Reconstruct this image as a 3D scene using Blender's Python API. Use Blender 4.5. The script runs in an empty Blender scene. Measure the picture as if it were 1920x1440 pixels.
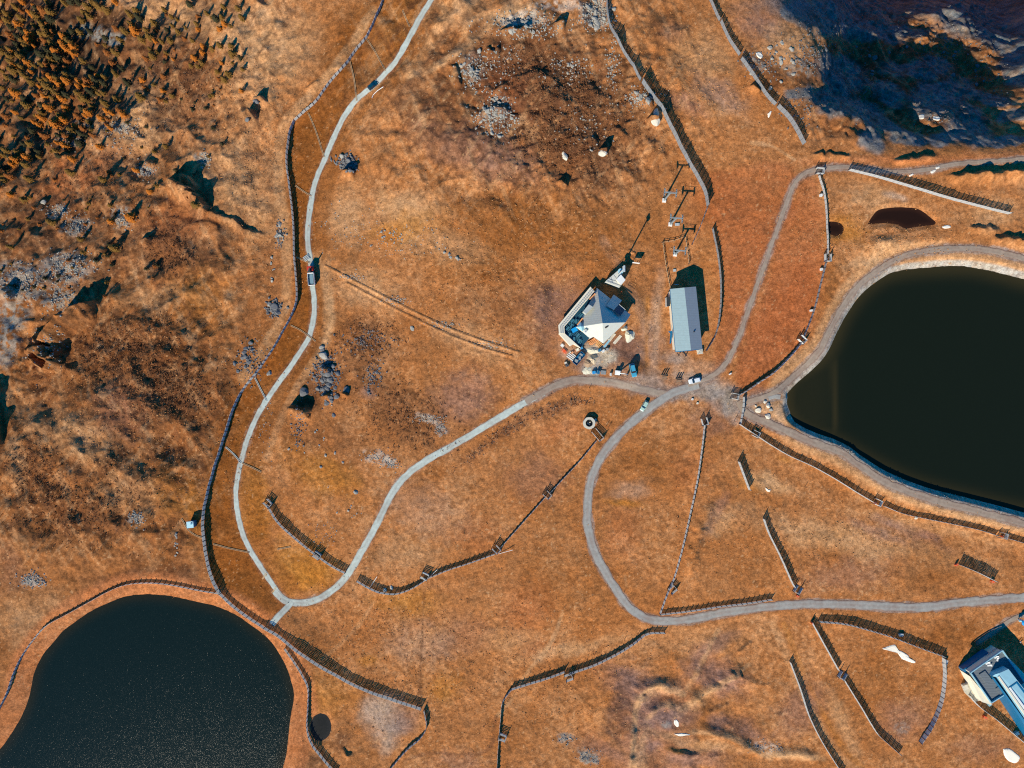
import bpy, bmesh, math, random
import numpy as np
from mathutils import Vector, Matrix
R = math.radians
PI = math.pi
random.seed(7)
sc = bpy.context.scene
C = sc.collection

# ------------------------------------------------------------------ camera, sky, sun, exposure
CAM_H = 266.0
MPP = 0.2                                   # metres of ground per photo pixel at height 0
cam_d = bpy.data.cameras.new('camera'); cam = bpy.data.objects.new('camera', cam_d); C.objects.link(cam)
cam.location = (0, 0, CAM_H); cam.rotation_euler = (0, 0, 0)
cam_d.sensor_width = 36; cam_d.lens = 18 / (192.0 / CAM_H)
cam_d.clip_start = 1; cam_d.clip_end = 12000
sc.camera = cam

SUN_EL = 33.0
SUN_DX, SUN_DY = -0.47, -0.88               # horizontal direction TOWARDS the sun (x right, y up the photo)
_n = math.hypot(SUN_DX, SUN_DY); SUN_DX /= _n; SUN_DY /= _n
TANS = math.tan(R(SUN_EL))
w = bpy.data.worlds.new('World'); sc.world = w; w.use_nodes = True
nt = w.node_tree; nt.nodes.clear()
sky = nt.nodes.new('ShaderNodeTexSky'); sky.sky_type = 'NISHITA'; sky.sun_disc = False
sky.sun_elevation = R(SUN_EL); sky.sun_rotation = math.atan2(SUN_DX, SUN_DY)
sky.altitude = 2000
tint = nt.nodes.new('ShaderNodeMix'); tint.data_type = 'RGBA'; tint.blend_type = 'MULTIPLY'
tint.inputs['Factor'].default_value = 1.0
tint.inputs['B'].default_value = (0.0, 0.90, 1.55, 1)
bg = nt.nodes.new('ShaderNodeBackground'); bg.inputs['Strength'].default_value = 0.08
wo = nt.nodes.new('ShaderNodeOutputWorld')
nt.links.new(sky.outputs['Color'], tint.inputs['A']); nt.links.new(tint.outputs['Result'], bg.inputs['Color'])
nt.links.new(bg.outputs[0], wo.inputs[0])

sd = bpy.data.lights.new('sun', 'SUN'); sun = bpy.data.objects.new('sun', sd); C.objects.link(sun)
sd.energy = 4.6; sd.angle = R(0.5); sd.color = (1.0, 0.89, 0.70)
sv = Vector((SUN_DX * math.cos(R(SUN_EL)), SUN_DY * math.cos(R(SUN_EL)), math.sin(R(SUN_EL))))
sun.rotation_euler = sv.to_track_quat('Z', 'Y').to_euler()
sun.location = sv * 400
sc.view_settings.view_transform = 'Standard'; sc.view_settings.look = 'None'
sc.view_settings.exposure = 0.30; sc.view_settings.gamma = 1.0
sc.cycles.use_denoising = False; sc.cycles.pixel_filter_type = 'BLACKMAN_HARRIS'; sc.cycles.filter_width = 1.15
sc.cycles.sample_clamp_direct = 2.2; sc.cycles.sample_clamp_indirect = 3.0
sc.cycles.max_bounces = 4; sc.cycles.diffuse_bounces = 2; sc.cycles.glossy_bounces = 2
sc.cycles.transparent_max_bounces = 6; sc.cycles.caustics_reflective = False; sc.cycles.caustics_refractive = False

# ------------------------------------------------------------------ noise
_lat = {}
def vnoise(x, y, seed=0):
    if seed not in _lat:
        _lat[seed] = np.random.RandomState(seed + 11).rand(256, 256).astype(np.float32)
    L = _lat[seed]
    xf = np.floor(x); yf = np.floor(y)
    fx = (x - xf).astype(np.float32); fy = (y - yf).astype(np.float32)
    xi = xf.astype(np.int64) & 255; yi = yf.astype(np.int64) & 255
    xj = (xi + 1) & 255; yj = (yi + 1) & 255
    fx = fx * fx * (3 - 2 * fx); fy = fy * fy * (3 - 2 * fy)
    a = L[yi, xi] * (1 - fx) + L[yi, xj] * fx
    b = L[yj, xi] * (1 - fx) + L[yj, xj] * fx
    return (a * (1 - fy) + b * fy) * 2 - 1
def fbm(x, y, scale, octs=4, seed=0, gain=0.5):
    s = np.zeros_like(x, dtype=np.float32); a = 1.0; f = 1.0 / scale; tot = 0
    for o in range(octs):
        ang = 0.6 * o + seed
        ca, sa = math.cos(ang), math.sin(ang)
        s += a * vnoise((x * ca + y * sa) * f + 37.1 * o, (-x * sa + y * ca) * f + 17.3 * o, seed + o)
        tot += a; a *= gain; f *= 2.03
    return s / tot
def sstep(a, b, x):
    t = np.clip((x - a) / (b - a), 0, 1); return t * t * (3 - 2 * t)

# ------------------------------------------------------------------ ground grid and its broad shape
GS = 0.4
X0, X1, Y0, Y1 = -244.0, 244.0, -188.0, 188.0
gx = np.arange(X0, X1 + 1e-6, GS); gy = np.arange(Y0, Y1 + 1e-6, GS)
NX, NY = len(gx), len(gy)
X, Y = np.meshgrid(gx, gy); X = X.astype(np.float32); Y = Y.astype(np.float32)

CTRL = [(0,0,-34),(200,0,-24),(450,0,-7),(0,300,-20),(250,200,-15),(0,600,-9),(200,500,-3),(430,300,0),(300,700,4),
 (150,900,4),(100,1050,2),(270,1250,0),(0,1300,1),(600,1300,0),(450,900,1),(600,300,2),(600,700,1),(850,200,11),(900,400,8),
 (1000,100,11),(1000,600,4),(750,650,4),(800,900,2),(1100,1000,0),(1300,600,1),(1420,500,2),(1700,700,1),(1600,400,3),
 (1300,150,6),(1500,300,3),(1400,900,0),(1600,1050,-1),(1900,1050,-1),(1200,1350,-4),(1500,1350,-3),(1900,1400,-3),
 (900,1400,-2),(1900,300,2),(1700,0,0),(1900,100,0),(-200,-200,-60),(2100,1600,-6),(-200,1600,0),(600,0,4)]
cp = np.array([((a - 960) * MPP, (720 - b) * MPP, h) for a, b, h in CTRL])
def broad(x, y):
    num = np.zeros(x.shape); den = np.zeros(x.shape)
    for cx, cy, h in cp:
        d2 = (x - cx) ** 2 + (y - cy) ** 2
        wgt = np.exp(-d2 / (2 * 26.0 ** 2)) + 1e-7 * np.exp(-d2 / (2 * 400.0 ** 2)) + 1e-12
        num += wgt * h; den += wgt
    return num / den
def pix(x, y, h):
    k = CAM_H / (CAM_H - h)
    return 960 + x * k / MPP, 720 - y * k / MPP

# slope that falls away from the sun at the top right, steep where it lies in its own shade
UX, UY = -SUN_DX, -SUN_DY; VX, VY = -UY, UX
ug = np.arange(40, 460, 1.0); vg = np.arange(-330, 260, 1.0)
UU, VV = np.meshgrid(ug, vg)
uxx = UU * UX + VV * VX; uyy = UU * UY + VV * VY
BB = broad(uxx, uyy)
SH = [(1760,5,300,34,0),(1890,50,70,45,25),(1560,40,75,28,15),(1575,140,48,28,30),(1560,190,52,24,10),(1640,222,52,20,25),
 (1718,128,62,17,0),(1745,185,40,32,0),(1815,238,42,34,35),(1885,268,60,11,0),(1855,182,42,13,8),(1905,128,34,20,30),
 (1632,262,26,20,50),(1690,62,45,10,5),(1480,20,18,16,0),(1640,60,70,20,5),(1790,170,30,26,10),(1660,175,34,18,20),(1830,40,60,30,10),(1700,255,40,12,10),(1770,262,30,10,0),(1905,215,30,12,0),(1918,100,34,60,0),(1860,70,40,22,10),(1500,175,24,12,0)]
def region(px, py):
    bp = [(1380,-120),(1440,-30),(1478,20),(1510,100),(1500,150),(1520,200),(1590,245),(1640,285),(1680,290),(1760,272),(1820,283),(2100,272),(2600,250)]
    xs = np.array([b[0] for b in bp]); ys = np.array([b[1] for b in bp])
    e = np.interp(px, xs, ys)
    m = sstep(18, -22, py - e)
    return m * sstep(1425, 1500, px + 0.25 * (60 - py))
dep = np.zeros_like(UU)
wn1 = fbm(uxx, uyy, 9.0, 3, 40) * 16; wn2 = fbm(uxx, uyy, 9.0, 3, 41) * 16
for it in range(4):
    px_, py_ = pix(uxx, uyy, BB + dep)
    m = region(px_, py_)
    s = np.zeros_like(UU)
    for cx, cy, rx, ry, a in SH:
        ca, sa = math.cos(R(a)), math.sin(R(a))
        dx = px_ + wn1 - cx - 4; dy = py_ + wn2 - cy + 6
        q = np.hypot((dx * ca + dy * sa) / rx, (-dx * sa + dy * ca) / ry)
        s = np.maximum(s, sstep(1.25, 0.85, q))
    slope = (0.12 + 0.78 * s) * m * (px_ < 2150) * sstep(-420, -150, py_)
    dep = -np.cumsum(slope, axis=1) * 1.0
    kk = np.exp(-0.5 * (np.arange(-24, 25) / 6.0) ** 2); kk /= kk.sum()
    dp_ = np.pad(dep, ((24, 24), (0, 0)), mode='edge'); dep = sum(kk[q] * dp_[q:q + dep.shape[0]] for q in range(49))
    dep = np.maximum(dep, -75)
# fill islands where terrain should climb again is left to the rocks and ridges
def bil(G, x0, y0, step, x, y):
    fx = np.clip((np.asarray(x, dtype=float) - x0) / step, 0, G.shape[1] - 1.001)
    fy = np.clip((np.asarray(y, dtype=float) - y0) / step, 0, G.shape[0] - 1.001)
    i = fx.astype(int); j = fy.astype(int); a = fx - i; b = fy - j
    return (G[j, i] * (1 - a) + G[j, i + 1] * a) * (1 - b) + (G[j + 1, i] * (1 - a) + G[j + 1, i + 1] * a) * b
def h_base(x, y):
    x = np.asarray(x, dtype=float); y = np.asarray(y, dtype=float)
    u = x * UX + y * UY; v = x * VX + y * VY
    return broad(x, y) + bil(dep, ug[0], vg[0], 1.0, u, v) * (u > ug[0])
cgx = np.arange(X0 - 2, X1 + 4, 2.0); cgy = np.arange(Y0 - 2, Y1 + 4, 2.0)
CX, CY = np.meshgrid(cgx, cgy)
BC = broad(CX, CY)
H = bil(BC, cgx[0], cgy[0], 2.0, X, Y)
U_ = X * UX + Y * UY; V_ = X * VX + Y * VY
H = (H + bil(dep, ug[0], vg[0], 1.0, U_, V_) * (U_ > ug[0])).astype(np.float32)
del U_, V_
H0 = H.copy()
def gz0(x, y): return bil(H0, X0, Y0, GS, x, y)
def unproj(px, py, f, h=0.0):
    px = np.asarray(px, dtype=float); py = np.asarray(py, dtype=float)
    bx = (px - 960) * MPP; by = (720 - py) * MPP
    z = np.zeros_like(bx)
    for _ in range(12):
        k = (CAM_H - z) / CAM_H
        z = 0.5 * z + 0.5 * (f(bx * k, by * k) + h)
    k = (CAM_H - z) / CAM_H
    return bx * k, by * k
def W0(pts):
    a = np.array(pts, dtype=float); x, y = unproj(a[:, 0], a[:, 1], gz0); return np.stack([x, y], 1)
PX, PY = pix(X, Y, H0); PX = PX.astype(np.float32); PY = PY.astype(np.float32)

def dense(pts, step):
    """points every `step` along a polyline smoothed by Catmull-Rom"""
    p = np.array(pts, dtype=float)
    if len(p) > 2:
        q = np.vstack([2 * p[0] - p[1], p, 2 * p[-1] - p[-2]]); out = []
        for i in range(1, len(q) - 2):
            for t in np.linspace(0, 1, 8, endpoint=False):
                a, b, c, d = q[i - 1], q[i], q[i + 1], q[i + 2]
                out.append(0.5 * (2 * b + (c - a) * t + (2 * a - 5 * b + 4 * c - d) * t * t + (3 * b - a - 3 * c + d) * t ** 3))
        out.append(p[-1]); p = np.array(out)
    L = np.r_[0, np.cumsum(np.hypot(*np.diff(p, axis=0).T))]
    n = max(1, int(round(L[-1] / step))); s = np.linspace(0, L[-1], n + 1)
    return np.stack([np.interp(s, L, p[:, k]) for k in range(p.shape[1])], 1)

def pl_field(pts, maxd):
    """distance, signed side (+ = away from the sun) and parameter of a world polyline, in the box round it"""
    pts = np.asarray(pts)
    lo = pts.min(0) - maxd; hi = pts.max(0) + maxd
    i0 = max(0, int((lo[0] - X0) / GS)); i1 = min(NX, int((hi[0] - X0) / GS) + 2)
    j0 = max(0, int((lo[1] - Y0) / GS)); j1 = min(NY, int((hi[1] - Y0) / GS) + 2)
    if i0 >= i1 or j0 >= j1: return None
    x = X[j0:j1, i0:i1]; y = Y[j0:j1, i0:i1]
    D = np.full(x.shape, 1e9, np.float32); S = np.zeros_like(D); T = np.zeros_like(D)
    for k in range(len(pts) - 1):
        a, b = pts[k], pts[k + 1]
        l0 = np.minimum(a, b) - maxd; h0 = np.maximum(a, b) + maxd
        a0 = max(0, int((l0[0] - X0) / GS) - i0); a1 = min(i1 - i0, int((h0[0] - X0) / GS) + 2 - i0)
        b0 = max(0, int((l0[1] - Y0) / GS) - j0); b1 = min(j1 - j0, int((h0[1] - Y0) / GS) + 2 - j0)
        if a0 >= a1 or b0 >= b1: continue
        xs = x[b0:b1, a0:a1]; ys = y[b0:b1, a0:a1]
        d = b - a; L2 = max(1e-9, float(d @ d)); t = np.clip(((xs - a[0]) * d[0] + (ys - a[1]) * d[1]) / L2, 0, 1)
        ex = xs - a[0] - t * d[0]; ey = ys - a[1] - t * d[1]; q = np.hypot(ex, ey)
        nx, ny = -d[1], d[0]
        if nx * UX + ny * UY < 0: nx, ny = -nx, -ny
        sgn = np.sign(ex * nx + ey * ny)
        m = q < D[b0:b1, a0:a1]
        D[b0:b1, a0:a1][m] = q[m]; S[b0:b1, a0:a1][m] = sgn[m]; T[b0:b1, a0:a1][m] = (k + t)[m]
    return (slice(j0, j1), slice(i0, i1)), D, S, T

def poly_field(poly, maxd):
    """signed distance (negative inside) to a closed world polygon"""
    p = np.vstack([poly, poly[:1]])
    sl, D, S, T = pl_field(p, maxd)
    x = X[sl]; y = Y[sl]; ins = np.zeros(x.shape, bool)
    for k in range(len(p) - 1):
        (ax, ay), (bx, by) = p[k], p[k + 1]
        if ay == by: continue
        c = (ay > y) != (by > y)
        ins ^= c & (x < (bx - ax) * (y - ay) / (by - ay) + ax)
    return sl, np.where(ins, -np.minimum(D, 60), D), ins

# ------------------------------------------------------------------ lines traced from the photograph (photo pixels)
ROADS = [
 ('road', 10, 'light', [(840,-50),(808,0),(785,38),(765,75),(740,118),(722,138),(700,160),(668,188),(645,220),(625,260),(608,300),(592,340),(583,380),(578,420),(577,455),(582,490),(585,530),(589,560),(588,595),(580,630),(560,665),(535,700),(510,735),(485,775),(465,820),(452,865),(444,905),(443,945),(452,990),(468,1030),(490,1065),(512,1097),(528,1118),(545,1130)]),
 ('road', 13, 'light', [(515,1108),(535,1126),(570,1130),(600,1121),(635,1097),(660,1065),(680,1030),(700,995),(715,965),(735,925),(760,893),(800,863),(850,835),(900,805),(950,775),(1000,745),(1020,735)]),
 ('track', 14, 'brown', [(985,753),(1000,745),(1040,724),(1075,713),(1110,713),(1160,720),(1215,733),(1262,742)]),
 ('access_road', 12, 'light', [(548,1128),(535,1142),(522,1156),(511,1169)]),
 ('track', 16, 'grey', [(1310,722),(1260,738),(1215,767),(1178,798),(1145,832),(1120,870),(1107,905),(1102,945),(1102,985),(1112,1025),(1130,1065),(1155,1105),(1180,1138),(1212,1159),(1250,1164),(1300,1160),(1360,1148),(1440,1138),(1500,1133),(1560,1133),(1620,1135),(1680,1138),(1740,1138),(1800,1130),(1860,1125),(1950,1118)]),
 ('track', 8.5, 'brown', [(1290,722),(1335,705),(1362,680),(1382,640),(1400,590),(1425,520),(1450,450),(1475,380),(1490,345),(1510,325),(1545,316),(1590,313),(1640,320),(1690,322),(1740,318),(1790,308),(1850,303),(1950,297)]),
 ('track', 11, 'brown', [(1388,756),(1415,750),(1445,740),(1472,720),(1510,687),(1540,652),(1560,612),(1585,570),(1612,535),(1650,505),(1690,482),(1740,470),(1810,465),(1870,472),(1950,492)]),
 ('track', 14, 'brown', [(1385,752),(1395,770),(1412,782),(1440,793),(1480,811),(1530,832),(1580,850),(1605,870),(1660,905),(1740,935),(1820,955),(1950,990)]),
 ('path', 8, 'brown', [(1950,1135),(1915,1153),(1890,1166),(1862,1188),(1838,1207)]),
 ('shore_path', 9, 'grey', [(1440,747),(1452,744),(1462,745)]),
]
# fences: (points, height, label)
FENCES = [
 ([(724,-12),(705,35),(688,72),(665,100),(645,127),(620,155),(595,190),(575,208),(553,228)], 2.2, 'weathered snow fence beside the forest hillside left of the dark teal car'),
 ([(553,228),(545,248),(541,275),(539,310),(544,350),(549,390),(552,430),(553,480),(556,515),(558,560),(549,590),(530,625),(513,655),(482,700)], 2.4, 'curved snow fence running beside the road stretch with the red cab truck'),
 ([(482,700),(455,735),(438,770),(424,815),(413,850),(403,880),(390,930),(383,975),(385,1010),(390,1045),(399,1080),(415,1112)], 2.7, 'dark snow fence right of the small pale blue hut'),
 ([(415,1112),(443,1138),(483,1166),(520,1188),(563,1222),(622,1259),(682,1290),(732,1308),(790,1327)], 2.5, 'long wide snow fence passing north east of the sparkling pond'),
 ([(412,1112),(380,1107),(330,1097),(285,1092),(240,1095),(205,1108),(165,1130),(125,1152),(92,1170),(70,1192),(45,1227),(28,1262),(15,1300),(-8,1345)], 1.6, 'low pale fence following the rim of the sparkling pond on its outer side'),
 ([(535,1215),(555,1243),(570,1268),(579,1290),(578,1330),(577,1365),(585,1392),(605,1418),(630,1448)], 1.9, 'dark fence between the sparkling pond and the tiny round pool'),
 ([(795,1330),(800,1362),(786,1385),(762,1405),(728,1445)], 1.8, 'striped fence bending back south west around the pale bare patch'),
 ([(502,945),(520,975),(545,1000),(575,1025),(595,1040),(620,1058),(648,1073)], 2.3, 'short snow fence ending at the road bend inside the left loop'),
 ([(670,1088),(690,1100),(705,1107),(720,1111),(745,1112),(775,1101),(800,1085)], 2.2, 'sagging curved fence just right of the left loop road'),
 ([(803,1083),(840,1068),(880,1055),(928,1038)], 1.9, 'gently curved fence between the second and third fence passages'),
 ([(937,1028),(975,985),(1022,932)], 1.6, 'straight thin fence running north east from the middle fence passage'),
 ([(1030,925),(1055,898),(1085,866),(1118,826)], 1.6, 'straight thin fence ending at the round stone well'),
 ([(931,1450),(934,1400),(938,1350),(942,1315),(958,1292)], 1.8, 'thin upright fence in front of the meadow at the lower centre'),
 ([(958,1291),(1000,1278),(1035,1267),(1058,1258)], 2.1, 'western half of the striped fence below the middle meadow'),
 ([(1066,1262),(1110,1247),(1150,1228),(1185,1207),(1213,1187),(1245,1185)], 2.2, 'striped fence climbing north east to the grey track bend'),
 ([(1320,797),(1315,840),(1308,890),(1297,945),(1287,990),(1275,1040),(1262,1085),(1250,1112),(1236,1150)], 2.2, 'slim pale fence dividing the meadow inside the right loop'),
 ([(1237,1151),(1290,1145),(1350,1136),(1400,1130),(1446,1123)], 2.0, 'long low fence along the upper edge of the grey track'),
 ([(1385,795),(1415,815),(1450,838),(1480,855),(1520,873),(1560,895),(1600,920),(1635,941)], 2.2, 'pale edged snow fence south west of the big reservoir, nearer the road junction'),
 ([(1655,948),(1690,962),(1730,971),(1780,981),(1830,992),(1865,1003)], 2.2, 'middle stretch of snow fence below the big reservoir'),
 ([(1885,1008),(1912,1016),(1950,1028)], 2.2, 'last stretch of snow fence below the big reservoir, beyond the wooden passage'),
 ([(1393,744),(1392,765),(1386,795)], 2.4, 'short thick grey fence closing the road junction'),
 ([(1382,742),(1400,732),(1420,718),(1450,698),(1480,668),(1502,641)], 2.2, 'blue grey fence running from the junction up to the white passage'),
 ([(1505,632),(1515,608),(1525,580),(1535,540),(1545,500),(1549,485)], 1.8, 'thin fence between the red ski slope and the reservoir track'),
 ([(1550,478),(1549,430),(1545,370),(1534,330)], 1.8, 'upright thin fence left of the two brown pools'),
 ([(1590,320),(1650,335),(1710,353),(1770,371),(1830,387),(1890,402)], 2.6, 'wide straight snow fence above the larger brown pool'),
 ([(1137,-12),(1140,40),(1160,82),(1180,117),(1200,152)], 2.8, 'upper snow fence beside the grey rock field'),
 ([(1203,155),(1225,187),(1245,217),(1265,257),(1285,297),(1305,332),(1320,362),(1325,388)], 3.9, 'tall snow fence above the lift pylons'),
 ([(1325,390),(1312,425),(1296,460)], 1.6, 'short striped fence behind the nearest pylon to the hall'),
 ([(1335,430),(1345,480),(1350,530),(1349,580),(1341,625),(1323,658)], 2.2, 'curved fence wrapping the shaded side of the long grey hall'),
 ([(1325,-10),(1345,35),(1348,40)], 2.4, 'upper end piece of the fence under the shadowed rocks'),
 ([(1350,42),(1365,75),(1385,105)], 2.6, 'middle piece of the fence under the shadowed rocks'),
 ([(1388,112),(1410,142),(1435,180),(1452,198)], 2.8, 'piece of fence next to the small blue stones and snow'),
 ([(1456,201),(1480,227),(1505,272)], 3.4, 'lowest wide piece of fence above the ski slope fork'),
 ([(1383,865),(1403,918)], 3.0, 'short white snow fence standing alone, upper one of two'),
 ([(1430,972),(1440,1000),(1460,1040),(1480,1085),(1488,1100)], 2.6, 'long white snow fence standing alone above the grey track'),
 ([(1520,1165),(1545,1210),(1570,1255)], 2.4, 'white fence below the grey track with an orange corner mat'),
 ([(1580,1272),(1610,1320),(1640,1370),(1660,1390),(1685,1412)], 2.2, 'white fence continuing downhill from the grey box passage'),
 ([(1533,1164),(1580,1168),(1620,1178),(1670,1193),(1720,1212),(1767,1229)], 2.4, 'wide arched snow fence above the long snow patch'),
 ([(1766,1232),(1768,1265),(1762,1310),(1745,1355),(1722,1390)], 2.6, 'ladder like pale fence left of the blue roofed building'),
 ([(1480,1240),(1497,1285),(1515,1340),(1540,1390),(1578,1450)], 2.2, 'white rope like fence furthest down the slope at the lower right'),
 ([(1797,1058),(1830,1072),(1862,1088)], 3.0, 'short isolated fence with orange end mats'),
 ([(1812,1300),(1832,1322),(1865,1347),(1895,1372),(1935,1405)], 2.4, 'fence wrapping the terrace side of the blue roofed building'),
]
GATES = [(504,943,45,''),(596,1040,35,''),(797,1079,25,'first'),(931,1029,45,''),(1026,927,45,''),(1120,815,50,''),(1502,637,45,''),(1643,941,25,''),(1877,1003,15,''),(1494,1104,120,''),(1577,1264,120,''),(1550,484,90,''),(1376,743,10,''),(1260,1104,-40,''),(1066,1268,-20,''),(942,1380,20,''),(1535,322,5,''),(1415,813,25,''),(1320,790,75,'')]
DRAINS = [[(755,20),(768,50)],[(688,74),(705,100),(723,133)],[(656,115),(664,150),(669,189)],[(578,212),(592,245),(608,295)],[(554,348),(568,358),(584,368)],[(556,482),(568,488),(581,493)],[(545,610),(565,620),(592,640)],[(478,708),(488,728),(500,752)],[(423,838),(437,850),(452,868)],[(454,868),(472,876),(490,885)],[(400,1020),(430,1028),(468,1036)],[(340,972),(352,992),(368,1004),(384,1010)],[(520,1030),(545,1025)],[(500,1074),(492,1086)],[(518,1100),(510,1112)]]
PONDS = {
 'left': [(275,1117),(235,1120),(200,1132),(160,1152),(120,1180),(95,1205),(72,1235),(58,1265),(52,1300),(40,1335),(22,1370),(0,1402),(-60,1480),(60,1600),(400,1600),(520,1500),(529,1440),(540,1400),(549,1370),(553,1320),(548,1290),(535,1250),(510,1210),(480,1182),(440,1155),(400,1138),(350,1127),(310,1119)],
 'right': [(1478,735),(1478,760),(1490,790),(1520,812),(1555,825),(1590,845),(1640,875),(1700,905),(1760,925),(1840,945),(1930,965),(2060,985),(2200,900),(2230,700),(2090,570),(1920,519),(1880,508),(1830,498),(1760,498),(1700,503),(1660,515),(1620,545),(1590,585),(1575,615),(1560,650),(1545,672),(1520,690),(1495,705),(1482,722)],
 'brown': [(1620,425),(1635,405),(1650,392),(1680,388),(1715,390),(1735,400),(1755,415),(1750,422),(1720,425),(1700,428),(1680,420),(1655,418),(1640,420)],
 'puddle': [(1553,415),(1575,418),(1583,428),(1577,440),(1560,440),(1552,432)],
 'tiny': [(600,1338),(612,1342),(620,1358),(617,1378),(603,1390),(588,1385),(582,1365),(588,1345)],
}
RIDGES = [ # points, height, width towards the sun, width away
 ([(318,338),(350,352),(378,374),(402,396)], 6.5, 7, 1.2), ([(340,330),(362,338),(380,352)], 3.5, 5, 1.2),
 ([(268,458),(292,450)], 2.6, 4, 1), ([(62,692),(80,662),(105,628),(125,602),(160,577),(195,566)], 9, 9, 1.5),
 ([(95,700),(110,670),(125,655)], 5, 5, 1.5), ([(-15,715),(0,780),(8,835),(12,850)], 4.5, 10, 1.5), ([(14,540),(35,560)], 4, 6, 2),
 ([(460,224),(482,212)], 5.5, 5, 1.2), ([(475,196),(500,186)], 3, 4, 1.2),
 ([(640,322),(655,326),(668,322)], 3.4, 3, 1), ([(535,768),(552,764),(572,770),(580,760)], 4.2, 4, 1.2),
 ([(598,745),(618,742)], 2, 2.5, 1), ([(598,690),(612,694),(622,690)], 2.2, 2.5, 1), ([(640,738),(655,742)], 2.5, 2, .8),
 ([(1590,462),(1640,452),(1700,451),(1765,436),(1785,430)], 3.6, 7, 3.5),
 ([(1770,334),(1830,328),(1860,328),(1940,322)], 3.0, 5, 1.5), ([(1850,445),(1890,452),(1940,460)], 2.6, 5, 2),
 ([(1810,425),(1850,430),(1875,440)], 1.6, 3, 1.5),
 ([(1405,160),(1425,175)], 2, 3, 1), ([(1515,288),(1560,290),(1600,292)], 1.3, 3, 1), ([(1670,302),(1700,304),(1760,292)], 1.8, 3, 1.2),
 ([(905,95),(925,100),(940,92)], 1.8, 3, 1), ([(935,60),(970,62),(1000,55)], 1.8, 3, 1), ([(1035,50),(1060,44)], 3, 4, 1),
 ([(865,205),(900,215),(935,205),(965,225)], 1.0, 4, 2), ([(950,265),(990,260)], .9, 4, 1.6),
 ([(1210,225),(1225,226),(1238,222)], 4.6, 3, .8), ([(1205,195),(1220,190)], 2, 3, 1), ([(1125,282),(1140,286)], 4.2, 2.5, .8),
 ([(845,120),(858,150),(862,170)], 1.5, 3, 1), ([(1050,335),(1062,350)], 2.2, 2, .8), ([(1000,175),(1040,190),(1080,205)], .9, 4, 2),
 ([(960,150),(1000,140),(1050,160)], .9, 4, 2), ([(1180,470),(1190,475)], 0.6, 1, .5),
 ([(610,498),(660,524),(740,566),(830,610),(900,637),(972,660)], 0.55, .8, .35), ([(650,530),(740,578),(830,622),(900,650),(960,668)], 0.55, .8, .35),
 ([(380,392),(410,405),(440,415),(465,432),(500,445)], 1.4, 3, .8),
 ([(1340,925),(1320,965),(1305,1020),(1290,1090)], 1.2, 4, 3), ([(1190,1330),(1197,1300),(1222,1283),(1265,1292),(1275,1300)], 1.7, 3, 4.5),
 ([(1400,1250),(1350,1280),(1305,1310),(1285,1320)], 1.4, 3, 4.0), ([(1180,1440),(1178,1400),(1190,1350)], 1.4, 5, 3),
 ([(1345,1180),(1290,1285)], .9, 3, 3), ([(1210,1345),(1240,1320),(1270,1330)], 1.1, 3, 3.5), ([(1240,1402),(1280,1412),(1315,1412)], .9, 3, 2.0),
 ([(1300,1370),(1350,1375),(1390,1395),(1440,1425)], 1.2, 3, 3.8), ([(1330,1335),(1360,1322)], .6, 2, 1.6),
 ([(1440,1420),(1490,1412),(1540,1425)], 1.0, 3, 3.5), ([(1380,1225),(1412,1200)], .8, 2, 1.2),
 ([(640,1400),(650,1415),(660,1410)], 1.5, 2, .8), ([(550,1432),(562,1428)], 2, 2, .8),
 ([(570,170),(600,150)], .8, 2, 1), ([(100,300),(140,290)], 2, 4, 1.5), ([(250,330),(290,300)], 2.5, 4, 1.5),
]

# ------------------------------------------------------------------ carve the ground
warpx = fbm(X, Y, 6, 3, 51) ; warpy = fbm(X, Y, 6, 3, 52)
def wfield(pts, maxd):
    r = pl_field(pts, maxd); return r
for pts, hh, wa, wb in RIDGES:
    p = dense(W0(pts), 1.5)
    if hh > 1.0:
        rs = np.random.RandomState(int(abs(p[0, 0] * 7)) % 9999)
        p = p + rs.normal(0, 0.35, p.shape)
    r = pl_field(p, wa + 2)
    if r is None: continue
    sl, D, S, T = r
    L = len(p) - 1
    tap = sstep(0, 0.22 * L + .01, T) * sstep(L + .01, 0.78 * L, T) if hh > .6 else 1.0
    d = D + (warpx[sl] * 0.25 * min(wa, 4) if hh > .6 else 0)
    near = np.where(S > 0, sstep(wb, 0, d), sstep(wa, 0, d) ** 1.3)
    mod = 1 + 0.35 * warpy[sl] if hh > .6 else 1.0
    H[sl] += (hh * near * tap * mod * (D < wa + 2)).astype(np.float32)

# masks
road_m = np.zeros_like(H); smooth_m = np.zeros_like(H)
# terrain roughness
rough = 0.40 * np.ones_like(H)
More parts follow.
